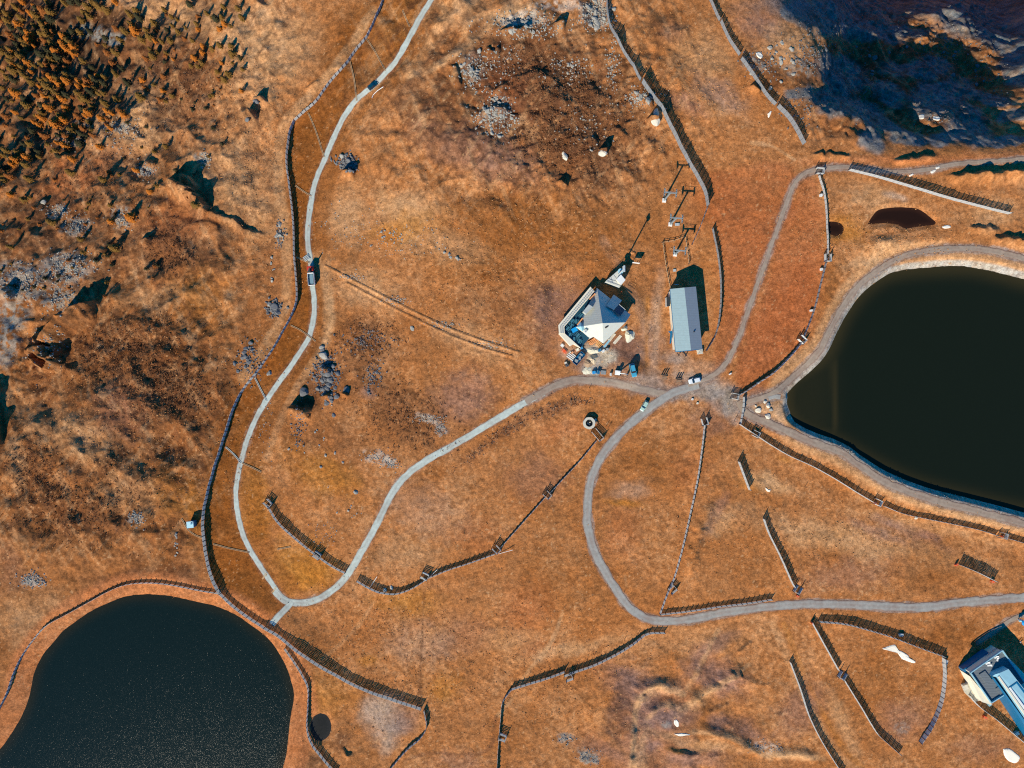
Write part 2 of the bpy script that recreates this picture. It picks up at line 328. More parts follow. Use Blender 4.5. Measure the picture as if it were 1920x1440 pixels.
# ponds
WATER = {}
bank_m = np.zeros_like(H); shore_m = np.zeros_like(H)
PSET = {'left': (0.30, 7.0), 'right': (0.86, 2.9), 'brown': (0.35, 1.6), 'puddle': (0.35, 1.2), 'tiny': (0.4, 1.4)}
for nm, poly in PONDS.items():
    pw = dense(np.vstack([W0(poly), W0(poly)[:1]]), 3.0 if nm in ('left', 'right') else 0.8)[:-1]
    bank, bw = PSET[nm]
    c = pw.mean(0); lvl = float(gz0(*(pw[:: max(1, len(pw) // 24)].T)).mean()) - bank * bw * (0.6 if nm in ('left', 'right') else .7)
    sl, sdist, ins = poly_field(pw, 26)
    D = sdist + warpx[sl] * (0.55 if nm == 'right' else 0.3)
    prof = lvl + np.where(D > 0, bank * np.minimum(D, bw), np.maximum(D * 0.35, -2.5))
    k = sstep(bw + 12, bw, D)
    H[sl] = np.where(D < bw, prof, H[sl] * (1 - k) + prof * k).astype(np.float32)
    kk = sstep(bw + 6, bw * 0.8, D)
    smooth_m[sl] = np.maximum(smooth_m[sl], kk * (0.85 if D is not None else 0))
    WATER[nm] = (pw, lvl)
    bank_m[sl] = np.maximum(bank_m[sl], sstep(bw + (3 if nm == 'left' else 1), bw, D) * (1 if nm == 'left' else 0))
    if nm == 'right':
        tanb_m = np.zeros_like(H); tanb_m[sl] = sstep(9, 6, D) * sstep(1, 2.5, D)
        shore_m[sl] = np.maximum(shore_m[sl], sstep(bw * 0.85, bw * 0.55, D))
    if nm in ('brown', 'puddle', 'tiny'):
        smooth_m[sl] = np.maximum(smooth_m[sl], sstep(3, 1, D))
# roads: level the ground under them
dirt_m = np.zeros_like(H)
RW = []
for nm, wpx, kind, pts in ROADS:
    p = dense(W0(pts), 2.0); hw = wpx * MPP / 2
    zc = bil(H, X0, Y0, GS, p[:, 0], p[:, 1])
    for _ in range(10): zc = np.r_[zc[:1], (zc[:-2] + 2 * zc[1:-1] + zc[2:]) / 4, zc[-1:]]
    RW.append((nm, hw, kind, p))
    sl, D, S, T = pl_field(p, hw + 6)
    z = np.interp(T, np.arange(len(p)), zc)
    k = sstep(hw + 3.0, hw + 0.4, D)
    H[sl] = (H[sl] * (1 - k) + z * k).astype(np.float32)
    smooth_m[sl] = np.maximum(smooth_m[sl], sstep(hw + 2.5, hw + .5, D))
    dirt_m[sl] = np.maximum(dirt_m[sl], sstep(hw + (1.6 if kind == 'brown' else 0.9), hw + 0.1, D + warpx[sl] * .8) * (0.75 if kind != 'light' else 0.5))
# level building plots
def plot(poly, z=None, pad=1.0, fall=5.0):
    pw = W0(poly); sl, D, ins = poly_field(dense(np.vstack([pw, pw[:1]]), 1.0)[:-1], pad + fall + 1)
    if z is None: z = float(gz0(pw[:, 0], pw[:, 1]).mean())
    k = sstep(pad + fall, pad, D); H[sl] = (H[sl] * (1 - k) + z * k).astype(np.float32)
    smooth_m[sl] = np.maximum(smooth_m[sl], k * 0.9)
plot([(1045,540),(1125,520),(1190,590),(1130,655),(1190,700),(1050,690)])
plot([(1245,535),(1315,530),(1325,660),(1260,665)])
plot([(1805,1250),(1880,1200),(1980,1320),(1980,1420),(1900,1400)])

# ------------------------------------------------------------------ colours (surface materials, some ground tinted for shade) and small relief
def lin(c):
    c = np.array(c, dtype=float) / 255.0
    return np.where(c <= 0.04045, c / 12.92, ((c + 0.055) / 1.055) ** 2.4)
KAL = 0.92
PAL = {k: lin(v) * KAL for k, v in dict(
  meadow=(184,120,70), tan=(212,164,116), red=(178,102,58), brown=(146,86,36), heath=(92,60,42), scree=(140,142,134),
  rust=(194,124,44), mauve=(142,112,102), gravel=(158,147,136), bank=(196,122,74), pale=(196,166,140), cream=(222,206,180),
  soil=(140,104,88), dark=(66,42,32), peat=(84,60,52), chalk=(196,190,176)).items()}
n_big = fbm(X, Y, 45, 3, 1); n_mid = fbm(X, Y, 12, 4, 2); n_sm = fbm(X, Y, 3.0, 4, 3); n_fine = fbm(X, Y, 1.1, 2, 4)
col = np.zeros(H.shape + (3,), np.float32)
def mixc(name, m):
    global col
    m = np.clip(m, 0, 1)[..., None].astype(np.float32); col = col * (1 - m) + PAL[name].astype(np.float32) * m
col[:] = PAL['meadow']
mixc('tan', 0.20 * sstep(0.0, 0.7, n_mid + 0.8 * n_fine))
mixc('brown', 0.32 * sstep(0.05, 0.6, -n_mid + 0.5 * n_big + .5 * n_fine))
BL = [('heath',230,780,230,200,0,.42,.3),('heath',1000,170,190,130,8,.5,.3),('heath',120,450,170,120,-20,.35,.2),('heath',1700,150,220,100,8,.7,.3),('heath',1480,60,60,40,20,.4,.2),('brown',1000,430,200,90,0,.4,.2),('tan',1600,1010,260,30,12,.35,0),('tan',1300,1200,160,30,0,.2,0),('tan',480,120,60,140,10,.4,.1),
 # material, cx, cy, rx, ry, angle, strength, roughness added
 # hillside at the upper left
 ('heath',180,130,260,150,-20,.55,.5),('tan',330,30,140,40,15,.6,.2),('tan',520,90,90,80,0,.5,.1),('tan',250,240,60,90,40,.7,.2),('heath',330,150,120,60,35,.55,.4),
 ('red',150,330,100,40,-30,.6,.4),('heath',90,430,130,60,-20,.3,.5),('red',330,420,70,40,0,.5,.2),('heath',330,470,70,50,0,.6,.3),('tan',430,330,80,70,0,.5,.1),
 ('tan',480,400,60,60,0,.5,0),('tan',290,560,80,22,-5,.6,.1),('heath',240,640,130,60,-10,.7,.8),('heath',330,700,80,60,0,.65,.7),('heath',300,760,110,50,10,.6,.7),
 ('rust',380,560,60,60,0,.35,.5),('tan',120,800,80,40,20,.6,.2),('tan',180,840,60,40,0,.5,.1),('heath',60,880,60,40,0,.5,.4),('heath',90,950,80,50,0,.5,.4),
 ('heath',180,970,120,50,0,.45,.5),('tan',260,920,70,40,0,.55,.1),('rust',330,920,40,60,0,.5,.3),('rust',370,960,30,60,0,.6,.2),('heath',270,1080,140,20,-8,.8,.4),
 ('heath',170,1125,70,14,-28,.8,.4),('heath',370,1095,40,14,12,.75,.3),('heath',330,1010,16,50,5,.6,.2),('tan',60,1150,90,60,0,.55,.2),('meadow',120,1080,120,50,-10,.6,.2),  # first two, and the one before: shaded pond bank darkened as heath
 ('soil',20,1060,30,60,0,.4,.2),('heath',330,880,60,40,0,.4,.3),('tan',30,870,20,50,0,.6,.1),('mauve',230,770,50,60,0,.4,.4),
 # left corridor
 ('brown',660,80,60,90,25,.85,-.35),('brown',600,230,50,60,40,.85,-.35),('brown',565,380,25,130,0,.85,-.35),('brown',575,560,22,80,0,.8,-.3),('brown',520,660,45,60,35,.9,-.3),
 ('brown',450,780,35,90,25,.9,-.3),('brown',415,920,30,120,8,.9,-.3),('brown',440,1060,50,80,-30,.85,-.25),('rust',480,950,25,80,0,.6,-.1),('rust',560,1060,60,50,25,.6,-.1),('rust',740,60,40,70,25,.5,-.2),
 # hill at the centre top
 ('tan',700,110,30,100,25,.5,0),('heath',780,180,60,40,30,.5,.4),('heath',930,180,130,90,10,.5,.7),('red',950,170,60,60,0,.5,.2),('heath',1000,110,120,70,10,.5,.6),
 ('heath',1090,200,130,90,20,.5,.8),('heath',1040,270,160,70,15,.5,.9),('mauve',900,290,120,50,20,.5,.5),('heath',860,250,80,50,20,.5,.4),('heath',1120,310,70,50,25,.6,.7),('tan',850,20,60,30,-20,.5,.1),
 ('tan',960,30,60,16,-10,.8,.3),('chalk',980,40,50,16,-5,.7,.5),('scree',1120,25,30,30,0,.7,.4),('chalk',1060,12,60,12,0,.5,.4),('scree',880,130,24,28,0,.3,.4),('scree',930,215,30,30,30,.25,.4),
 ('tan',760,400,70,40,10,.7,-.1),('rust',760,430,70,30,-10,.55,.1),('tan',840,470,80,30,10,.6,0),('tan',650,400,40,60,0,.55,-.1),('tan',690,540,60,40,20,.5,0),
 ('brown',1000,430,180,60,10,.5,.4),('heath',940,560,90,50,0,.35,.5),('mauve',1050,590,60,70,-20,.5,.3),('meadow',1000,500,100,30,0,.5,.3),('brown',880,500,110,40,10,.5,.4),
 ('heath',690,630,60,40,30,.5,.4),('heath',690,700,50,70,-20,.45,.5),('heath',600,700,50,60,0,.55,.4),('dark',575,750,30,30,20,.7,.4),('dark',650,305,20,18,0,.8,.4),
 ('heath',760,780,90,60,30,.45,.5),('mauve',870,740,60,50,-20,.5,.4),('heath',620,830,80,50,10,.3,.3),('rust',610,890,80,40,30,.5,.2),('tan',880,640,90,30,25,.4,.1),
 ('chalk',800,785,26,8,22,.5,.5),('chalk',826,805,14,10,55,.4,.4),('chalk',712,860,26,12,20,.5,.5),('chalk',730,868,14,10,0,.5,.3),('tan',615,570,10,60,3,.75,0),('tan',608,500,12,30,0,.5,0),
 ('peat',960,800,50,12,-30,.45,.6),('peat',1040,765,50,12,-22,.45,.6),('peat',890,850,40,12,-35,.3,.5),('brown',800,900,60,20,-30,.4,.2),('red',1060,800,60,24,-20,.4,.1),
 ('pale',800,960,80,50,20,.25,-.1),('tan',760,1040,80,30,0,.3,0),('mauve',690,740,14,14,0,.5,0),('brown',560,870,20,60,5,.4,0),
 # below
 ('rust',770,1130,70,24,5,.55,0),('rust',590,1080,60,30,-20,.6,0),('rust',830,1180,60,20,-30,.4,0),('meadow',880,1150,90,60,0,.7,0),('soil',860,1190,70,40,0,.3,0),
 ('pale',790,1210,60,40,0,.3,-.1),('rust',830,1290,30,30,0,.5,0),('rust',690,1240,20,10,0,.5,0),('tan',960,1200,60,24,0,.4,-.1),('pale',720,1350,50,44,20,.8,-.1),('mauve',760,1350,36,30,10,.5,0),
 ('pale',700,1320,30,16,10,.6,0),('pale',722,1392,16,24,0,.6,0),('rust',620,1300,50,40,0,.4,.1),('heath',640,1390,16,16,0,.6,.2),('heath',600,1428,30,20,0,.5,.2),('mauve',860,1430,50,20,0,.3,0),
 ('red',990,1140,50,60,20,.45,0),('red',900,1010,60,40,0,.3,0),('red',1010,1220,40,20,0,.4,0),('brown',1040,1080,70,70,10,.35,.1),('tan',1060,1220,90,14,-12,.55,-.1),
 ('mauve',1180,1270,60,30,10,.45,.1),('mauve',1210,1330,30,70,0,.6,.2),('mauve',1340,1270,60,34,20,.7,.2),('mauve',1170,1300,24,60,10,.6,.2),('mauve',1330,1215,60,16,-30,.5,.1),('mauve',1255,1345,40,20,0,.6,.2),('mauve',1150,1400,60,40,0,.45,.2),('mauve',1300,1420,60,20,0,.6,.2),('heath',1160,1330,20,60,10,.4,.2),
 ('rust',1150,1390,60,10,40,.2,.1),('tan',1200,1420,14,60,5,.6,0),('tan',1220,1300,40,14,-25,.6,.1),('tan',1310,1310,60,12,-35,.5,.1),('tan',1300,1390,90,12,10,.5,.1),('scree',1060,1385,16,10,0,.7,.3),
 ('scree',1105,1420,20,14,40,.8,.4),('mauve',1240,1345,24,16,-20,.7,.2),('mauve',1225,1400,16,14,0,.7,.2),('rust',1265,1405,24,5,5,.8,.1),('chalk',1440,1400,30,12,20,.5,.2),('mauve',1400,1370,50,20,20,.5,.1),
 ('scree',1245,1355,10,8,0,.6,.3),('mauve',1345,1350,20,14,0,.7,.2),
 # right side slopes
 ('red',1440,620,60,110,20,.8,-.25),('red',1420,450,60,90,10,.55,-.2),('red',1500,560,40,100,15,.85,-.3),('red',1380,560,20,80,5,.6,-.2),('red',1340,380,60,60,0,.5,0),('meadow',1440,330,60,40,0,.6,-.1),
 ('tan',1310,100,60,50,35,.6,.2),('tan',1350,190,60,30,30,.4,.2),('mauve',1350,180,60,26,30,.5,.3),('mauve',1260,60,30,20,0,.35,.2),('brown',1280,90,60,60,0,.4,.2),('mauve',1290,200,40,20,20,.45,.2),
 ('mauve',1430,50,60,30,30,.5,.4),('heath',1410,110,40,24,20,.55,.4),('tan',1480,80,50,40,20,.5,.3),('scree',1415,120,26,12,20,.6,.5),('scree',1500,130,30,16,30,.6,.5),('dark',1450,150,26,24,45,.5,.4),
 ('tan',1560,70,40,16,20,.5,.3),('meadow',1560,265,60,20,20,.6,0),('heath',1640,180,170,110,10,.4,.6),('scree',1770,60,40,14,10,.3,.5),('meadow',1730,80,60,20,20,.35,.6),
 ('bank',1700,300,260,10,-2,.7,-.2),('meadow',1860,350,80,30,10,.6,0),('rust',1590,430,40,30,0,.6,0),('tan',1640,370,60,24,10,.5,0),('pale',1680,368,24,8,10,.7,.1),('tan',1860,400,60,30,0,.5,.1),
 ('tan',1640,480,60,16,-25,.6,.2),('brown',1560,540,20,60,15,.4,.4),('tan',1700,460,80,10,0,.5,.2),('mauve',1420,760,40,30,10,.6,-.2),('gravel',1335,735,66,28,12,.85,-.4),('gravel',1372,762,44,22,25,.85,-.4),
 ('gravel',1290,735,60,16,-20,.6,-.3),('pale',1330,690,30,20,0,.3,0),('gravel',1265,668,22,14,0,.6,-.2),('gravel',1215,720,60,22,10,.65,-.3),('soil',1290,720,40,10,-10,.5,-.2),('pale',1280,690,30,30,0,.35,0),('soil',1330,790,40,26,10,.5,-.2),
 ('dark',1348,755,5,7,-20,.5,0),('gravel',1455,765,22,18,60,.75,-.2),('tan',1425,765,22,12,30,.7,.3),
 # yard by the restaurant
 ('soil',1175,660,44,44,0,.85,0),('cream',1125,670,36,26,15,.95,-.2),('cream',1108,695,18,12,10,.95,-.1),('gravel',1120,690,44,14,0,.6,0),('pale',1060,660,24,14,40,.55,.1),('soil',1095,668,36,34,0,.4,0),('soil',1180,640,26,14,0,.6,.1),
 ('gravel',1225,640,20,60,0,.35,0),('pale',1235,560,14,60,0,.35,0),('dark',1170,645,5,8,0,.5,0),
 # lower right meadow
 ('rust',1170,945,36,8,10,.7,.1),('rust',1400,900,22,20,20,.5,.2),('tan',1440,905,60,18,18,.75,.1),('brown',1220,860,80,50,0,.35,0),('red',1170,1000,40,60,0,.35,0),('red',1290,880,40,40,0,.3,0),
 ('tan',1350,980,40,30,-20,.5,0),('pale',1180,920,40,20,0,.35,0),('tan',1560,1010,120,26,14,.4,0),('mauve',1650,1000,70,10,22,.45,0),('mauve',1590,1080,90,30,-10,.3,0),('brown',1760,1060,80,50,0,.3,0),
 ('rust',1470,860,16,6,25,.4,0),('soil',1700,1000,90,10,22,.4,0),('tan',1730,985,150,14,12,.3,0),('tan',1760,945,140,12,17,.5,0),('brown',1790,1190,80,30,-10,.55,0),('mauve',1690,1350,50,40,0,.4,0),
 ('scree',1690,1365,16,12,0,.35,0),('mauve',1500,1330,40,60,30,.4,0),('tan',1480,1415,60,10,5,.7,.1),('tan',1580,1360,14,80,-25,.45,0),('brown',1650,1280,50,60,0,.3,0),('soil',1840,1400,60,30,0,.35,0),
 ('mauve',1340,960,12,50,25,.4,.1),('brown',1410,1030,50,60,0,.25,0),('mauve',1000,900,60,50,0,.25,0),
]
for nm, cx, cy, rx, ry, a, st, ra in BL:
    m0 = 1.5 * max(rx, ry) + 40
    msk = (abs(PX - cx) < m0) & (abs(PY - cy) < m0)
    jj, ii = np.where(msk)
    if len(jj) == 0: continue
    sl = (slice(jj.min(), jj.max() + 1), slice(ii.min(), ii.max() + 1))
    ca, sa = math.cos(R(a)), math.sin(R(a)); q0 = min(rx, ry)
    amp = min(14, q0 * .7)
    dx = PX[sl] - cx + n_mid[sl] * amp + warpx[sl] * amp * .5; dy = PY[sl] - cy + warpy[sl] * amp
    q = np.hypot((dx * ca + dy * sa) / rx, (-dx * sa + dy * ca) / ry)
    edge = 0.35 if nm in ('scree', 'chalk', 'cream') else 0.75
    m = sstep(1 + edge * .6, 1 - edge, q + 0.35 * n_sm[sl]) * st
    if nm in ('scree', 'chalk'): m = m * sstep(-0.35, 0.15, n_fine[sl] + n_sm[sl] * .6 + .1)
    mm = np.clip(m, 0, 1)[..., None].astype(np.float32)
    col[sl] = col[sl] * (1 - mm) + PAL[nm].astype(np.float32) * mm
    rough[sl] += (ra * m).astype(np.float32)
PAL['crag'] = lin((112, 120, 122)) * KAL; PAL['forest_shade'] = lin((74, 52, 36)) * KAL
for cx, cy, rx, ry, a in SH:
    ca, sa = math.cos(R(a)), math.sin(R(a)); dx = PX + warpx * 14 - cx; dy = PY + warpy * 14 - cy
    mixc('crag', .85 * sstep(1.35, .8, np.hypot((dx * ca + dy * sa) / rx, (-dx * sa + dy * ca) / ry)))  # grey rock tint laid over the shade ellipses so their shade turns teal
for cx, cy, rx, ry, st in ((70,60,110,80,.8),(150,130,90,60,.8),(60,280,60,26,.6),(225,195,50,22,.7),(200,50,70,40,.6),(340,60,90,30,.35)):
    mixc('forest_shade', st * sstep(1.2, .5, np.hypot((PX + warpx * 16 - cx) / rx, (PY + warpy * 16 - cy) / ry)))  # darkened ground standing in for the shade between the trees
def fillc(poly, nm, st, soft=2.0, ra=0.0):
    sl, D, ins = poly_field(dense(np.vstack([W0(poly), W0(poly)[:1]]), 4.0)[:-1], soft + 2)
    m = (sstep(soft, -soft * .5, D + warpx[sl] * soft) * st * np.clip(.9 + .35 * n_sm[sl], 0, 1)); mm = m[..., None].astype(np.float32)
    col[sl] = col[sl] * (1 - mm) + PAL[nm].astype(np.float32) * mm; rough[sl] += (ra * m).astype(np.float32)
CORR = [p for f in FENCES[:4] for p in f[0] if p[0] < 725][:48] 
CORR = [p for p in CORR if p[1] < 1170] + [(515,1160),(545,1125)] + [p for p in reversed(ROADS[0][3]) if p[1] < 1125]
fillc([(-60,180),(140,250),(330,210),(500,300),(525,430),(520,600),(440,720),(395,900),(375,1060),(270,1080),(90,1150),(-60,1300)], 'heath', .22, 8, .1)
fillc([(-60,600),(300,540),(470,640),(400,860),(370,1040),(230,1070),(60,1130),(-60,1200)], 'brown', .35, 8, .1)
fillc(CORR, 'brown', .88, 1.0, -.3)
fillc([(610,300),(650,230),(730,130),(812,10),(850,-20),(830,60),(770,140),(700,200),(650,280),(625,360),(612,470),(620,560),(600,650),(540,740),(500,830),(490,930),(510,1030),(560,1090),(520,1105),(450,950),(470,820),(560,665),(590,590),(583,480),(590,350)], 'brown', .6, 1.6, -.2)
fillc([(1330,330),(1440,300),(1500,335),(1450,450),(1400,590),(1362,670),(1340,690),(1352,600),(1352,480),(1335,420)], 'red', .6, 3, -.2)
fillc([(1500,350),(1530,340),(1543,420),(1545,500),(1520,590),(1490,650),(1400,728),(1380,700),(1420,600),(1460,460)], 'red', .7, 2, -.25)
fillc([(1185,1440),(1180,1380),(1192,1310),(1225,1283),(1280,1292),(1300,1320),(1290,1440)], 'mauve', .25, 4, .1)
mixc('bank', 0.75 * bank_m)
# scattered stony ground on the wild slopes
wild = sstep(560, 430, PX + 0.2 * PY - 90) * sstep(1120, 1000, PY)
wild = np.maximum(wild, sstep(330, 200, np.hypot((PX - 980) / 1.3, PY - 150)) )
wild = np.maximum(wild, sstep(1470, 1540, PX) * sstep(285, 240, PY))
for ang, sd_ in ((0.9, 71), (2.0, 72)):
    ca, sa = math.cos(ang), math.sin(ang)
    st = fbm((X * ca + Y * sa) / 5.0, (-X * sa + Y * ca), 1.6, 3, sd_)
    mixc('heath', 0.45 * wild * sstep(0.15, 0.55, st))
    mixc('tan', 0.30 * wild * sstep(0.15, 0.6, -st))
for cx, cy, rx, ry, sd_ in [(40,530,60,40,31),(130,500,50,34,32),(115,560,40,30,33),(30,590,40,30,34),(230,410,26,20,35),(110,395,26,14,36),(145,425,30,20,43),(385,300,12,14,37),(270,320,26,12,38),(130,262,24,16,39),(225,240,30,10,40),(62,1088,26,12,41),(255,972,12,10,42),(170,60,40,16,44),(220,75,24,12,45),(160,230,24,10,46),(20,640,20,60,47)]:
    q = np.hypot((PX - cx + warpx * 14) / rx, (PY - cy + warpy * 14) / ry)
    mixc('scree', 0.65 * sstep(1.15, .6, q) * sstep(-.25, .2, n_fine + .5 * n_sm + .1))
mixc('tan', .6 * tanb_m); PAL['shore'] = lin((186, 180, 166)) * KAL; mixc('shore', shore_m * (0.85 + .15 * n_fine))
mixc('soil', dirt_m * 0.8 * (0.7 + .3 * n_sm))
mixc('gravel', sstep(.45, .8, dirt_m + .25 * n_fine) * .6)
# faint lines: old tyre tracks, buried drains, footpaths; tan along fence and hummock crests
for pts, wd, nm, st in [([(795,1112),(792,1180),(788,1260),(786,1330)], .35, 'heath', .6), ([(700,1130),(670,1175),(630,1215),(600,1240)], .5, 'tan', .35),
    ([(1055,1150),(1040,1190),(1020,1225),(990,1260),(960,1310),(935,1340)], .7, 'tan', .6), ([(930,1345),(920,1400),(880,1415),(810,1412),(760,1425)], .5, 'peat', .45),
    ([(1410,268),(1450,275),(1490,300)], .5, 'tan', .7), ([(1640,968),(1700,990),(1760,1010)], 1.6, 'mauve', .5), ([(1450,1170),(1500,1290),(1560,1400),(1600,1440)], 1.6, 'tan', .35),
    ([(1470,1170),(1520,1290),(1580,1400),(1620,1440)], 1.0, 'rust', .3), ([(975,0),(940,30),(880,80),(820,125),(770,142)], 1.6, 'tan', .6), ([(965,0),(930,34),(870,82),(812,120)], .5, 'heath', .4),
    ([(850,150),(870,110),(890,80),(870,60),(905,30)], .9, 'tan', .4), ([(1180,1440),(1190,1380)], 1, 'tan', .4), ([(610,500),(660,526),(740,570),(830,616),(900,643),(972,665)], 1.4, 'tan', .25), ([(700,20),(655,92),(610,147),(560,202),(528,250),(524,340),(534,430),(538,520),(530,590),(495,655),(455,710)], 2.2, 'tan', .6), ([(838,30),(800,95),(765,140)], 2.5, 'tan', .4), ([(620,560),(622,610),(600,660),(560,720),(525,790),(500,860)], 1.4, 'tan', .4),
    ([(1188,1440),(1186,1380),(1196,1315),(1224,1284),(1262,1292),(1280,1300)], 1.3, 'tan', .65), ([(1405,1246),(1350,1279),(1305,1309),(1285,1322)], .9, 'tan', .7), ([(1345,1182),(1318,1235),(1290,1290)], 1.0, 'tan', .5), ([(1213,1345),(1240,1318),(1272,1326)], .9, 'tan', .5), ([(1290,1370),(1350,1373),(1395,1392),(1445,1424)], 1.0, 'tan', .6), ([(1440,1418),(1490,1410),(1545,1424)], .8, 'tan', .6), ([(1400,1180),(1450,1130)], .1, 'tan', .1), ([(1235,560),(1232,620),(1225,690)], 1.2, 'pale', .4), ([(1215,560),(1212,640),(1215,700)], .8, 'rust', .4), ([(590,480),(612,540),(614,620),(600,680)], 2.0, 'tan', .4),
    ([(1172,1080),(1175,1100)], .4, 'tan', .4), ([(1130,450),(1180,540),(1215,620)], 2, 'pale', .2)]:
    r = pl_field(dense(W0(pts), 1.5), wd + 3)
    sl, D, S, T = r
    m = sstep(wd + .6, wd * .5, D + warpx[sl] * .5) * st * np.clip(.75 + .6 * n_sm[sl], 0, 1)
    mm = m[..., None].astype(np.float32); col[sl] = col[sl] * (1 - mm) + PAL[nm].astype(np.float32) * mm
# grain
strk = vnoise((X * .97 + Y * .25) / 3.2 + warpx, (-X * .25 + Y * .97) / .75, 94) * sstep(-.3, .3, n_big) + vnoise((X * .45 - Y * .89) / 3.0 + warpy, (X * .89 + Y * .45) / .75, 95) * sstep(.3, -.3, n_big)
tone = 1 + 0.05 * n_big + 0.07 * n_mid + 0.12 * n_sm + 0.30 * n_fine + .20 * vnoise(X / .62, Y / .62, 93) + .16 * strk
col *= np.clip(tone, 0.45, 1.7)[..., None].astype(np.float32)
hue = fbm(X, Y, 8, 3, 9) * .5 + fbm(X, Y, 2.2, 2, 19) * .5
col[..., 0] *= 1 + .06 * hue; col[..., 2] *= 1 - .22 * hue; col[..., 1] *= 1 - .05 * hue
spk = (vnoise(X / .55, Y / .55, 90) > .80) & (vnoise(X / 7, Y / 7, 91) > -.1)
col[spk] = col[spk] * .45 + PAL['tan'].astype(np.float32) * .6
# small relief: tussocks, terracettes, hummocks
rough = np.clip(rough, 0.08, 2.2)
amp = rough * (1 - smooth_m)
far_t = 1.0
H += (amp * (0.62 * (fbm(X, Y, 11, 3, 20)) + 0.42 * fbm(X, Y, 3.6, 3, 21))).astype(np.float32)
H += ((0.06 + 0.20 * amp) * (1 - smooth_m * .92) * fbm(X, Y, 1.25, 2, 22)).astype(np.float32)
st = fbm((X * .9 + Y * .44) / 3.5, (-X * .44 + Y * .9), 1.5, 2, 25)
H += ((amp * .22 * np.clip(rough - .6, 0, 1)) * st).astype(np.float32)
H += ((1 - smooth_m) * np.clip(rough - .35, 0, 1.2) * .42 * np.abs(vnoise((X + warpx) / 1.15, (Y + warpy) / 1.15, 29))).astype(np.float32)
humm = sstep(1.15, .5, np.hypot((PX - 1290) / 230, (PY - 1340) / 150)) * (1 - smooth_m)
H += (humm * 1.3 * (1 - 2.2 * np.abs(fbm(X + warpx * 2, Y + warpy * 2, 19, 3, 101)))).astype(np.float32)
hill = sstep(1.15, .6, np.hypot((PX - 1090) / 210, (PY - 210) / 190)) * (1 - smooth_m)
H += (hill * .30 * vnoise((X * .97 + Y * .25) / 5 + warpx, (-X * .25 + Y * .97) / 1.15, 96) + hill * .5 * fbm(X, Y, 7, 3, 97)).astype(np.float32)
lefth = sstep(520, 400, PX + 0.2 * PY - 60) * sstep(1100, 960, PY) * (1 - smooth_m)
rg = 1 - np.abs(fbm((X * .88 + Y * .47) * .8, (-X * .47 + Y * .88) * 1.3, 24, 4, 98)) * 2.6
H += (lefth * 1.7 * rg).astype(np.float32)
H += (wild * (1 - smooth_m) * (1.3 * (1 - abs(fbm(X, Y, 14, 3, 27)) * 2.4) + .8 * fbm(X, Y, 5, 3, 28))).astype(np.float32)
tr = sstep(1480, 1560, PX) * sstep(290, 240, PY) * (1 - smooth_m)
H += (tr * (3.4 * fbm(X, Y, 16, 4, 61) + 1.3 * fbm(X, Y, 4.5, 3, 62) + .5 * vnoise(X / 1.6, Y / 1.6, 63))).astype(np.float32)
def gz(x, y): return bil(H, X0, Y0, GS, x, y)

# ------------------------------------------------------------------ helpers for materials and meshes
MATS = {}
def mat(name, rgb, rough=0.8, var=0.12, scale=3.0, metal=0.0, bump=0.0, srgb=True, spec=0.3):
    if name in MATS: return MATS[name]
    m = bpy.data.materials.new(name); m.use_nodes = True; n = m.node_tree; b = n.nodes['Principled BSDF']
    c = lin(rgb) if srgb else np.array(rgb)
    tc = n.nodes.new('ShaderNodeTexCoord'); nz = n.nodes.new('ShaderNodeTexNoise'); nz.inputs['Scale'].default_value = scale; nz.inputs['Detail'].default_value = 5
    n.links.new(tc.outputs['Object'], nz.inputs['Vector'])
    mx = n.nodes.new('ShaderNodeMix'); mx.data_type = 'RGBA'
    mx.inputs['A'].default_value = (*[float(v) * (1 - var * 1.6) for v in c], 1); mx.inputs['B'].default_value = (*[min(1, float(v) * (1 + var * 1.6)) for v in c], 1)
    n.links.new(nz.outputs['Fac'], mx.inputs['Factor']); n.links.new(mx.outputs['Result'], b.inputs['Base Color'])
    b.inputs['Roughness'].default_value = rough; b.inputs['Metallic'].default_value = metal; b.inputs['Specular IOR Level'].default_value = spec
    if bump:
        bp = n.nodes.new('ShaderNodeBump'); bp.inputs['Strength'].default_value = bump; bp.inputs['Distance'].default_value = .05
        n.links.new(nz.outputs['Fac'], bp.inputs['Height']); n.links.new(bp.outputs['Normal'], b.inputs['Normal'])
    MATS[name] = m; return m
def seam_mat(name, rgb, axis, pitch, rough=.5, dark=.7, spec=.4):
    """metal roof or planks: thin seams every `pitch` metres along an object axis"""
    m = mat(name, rgb, rough, .08, 1.2, spec=spec); n = m.node_tree
    if 'seamed' in m: return m
    m['seamed'] = 1
    b = n.nodes['Principled BSDF']; src = b.inputs['Base Color'].links[0].from_socket
    tc = n.nodes.new('ShaderNodeTexCoord'); sx = n.nodes.new('ShaderNodeSeparateXYZ'); n.links.new(tc.outputs['Object'], sx.inputs[0])
    d = n.nodes.new('ShaderNodeMath'); d.operation = 'DIVIDE'; d.inputs[1].default_value = pitch; n.links.new(sx.outputs[axis], d.inputs[0])
    f = n.nodes.new('ShaderNodeMath'); f.operation = 'FRACT'; n.links.new(d.outputs[0], f.inputs[0])
    g = n.nodes.new('ShaderNodeMath'); g.operation = 'LESS_THAN'; g.inputs[1].default_value = .22; n.links.new(f.outputs[0], g.inputs[0])
    mx = n.nodes.new('ShaderNodeMix'); mx.data_type = 'RGBA'; mx.blend_type = 'MULTIPLY'; mx.inputs['B'].default_value = (dark, dark, dark, 1)
    n.links.new(g.outputs[0], mx.inputs['Factor']); n.links.new(src, mx.inputs['A']); n.links.new(mx.outputs['Result'], b.inputs['Base Color'])
    return m

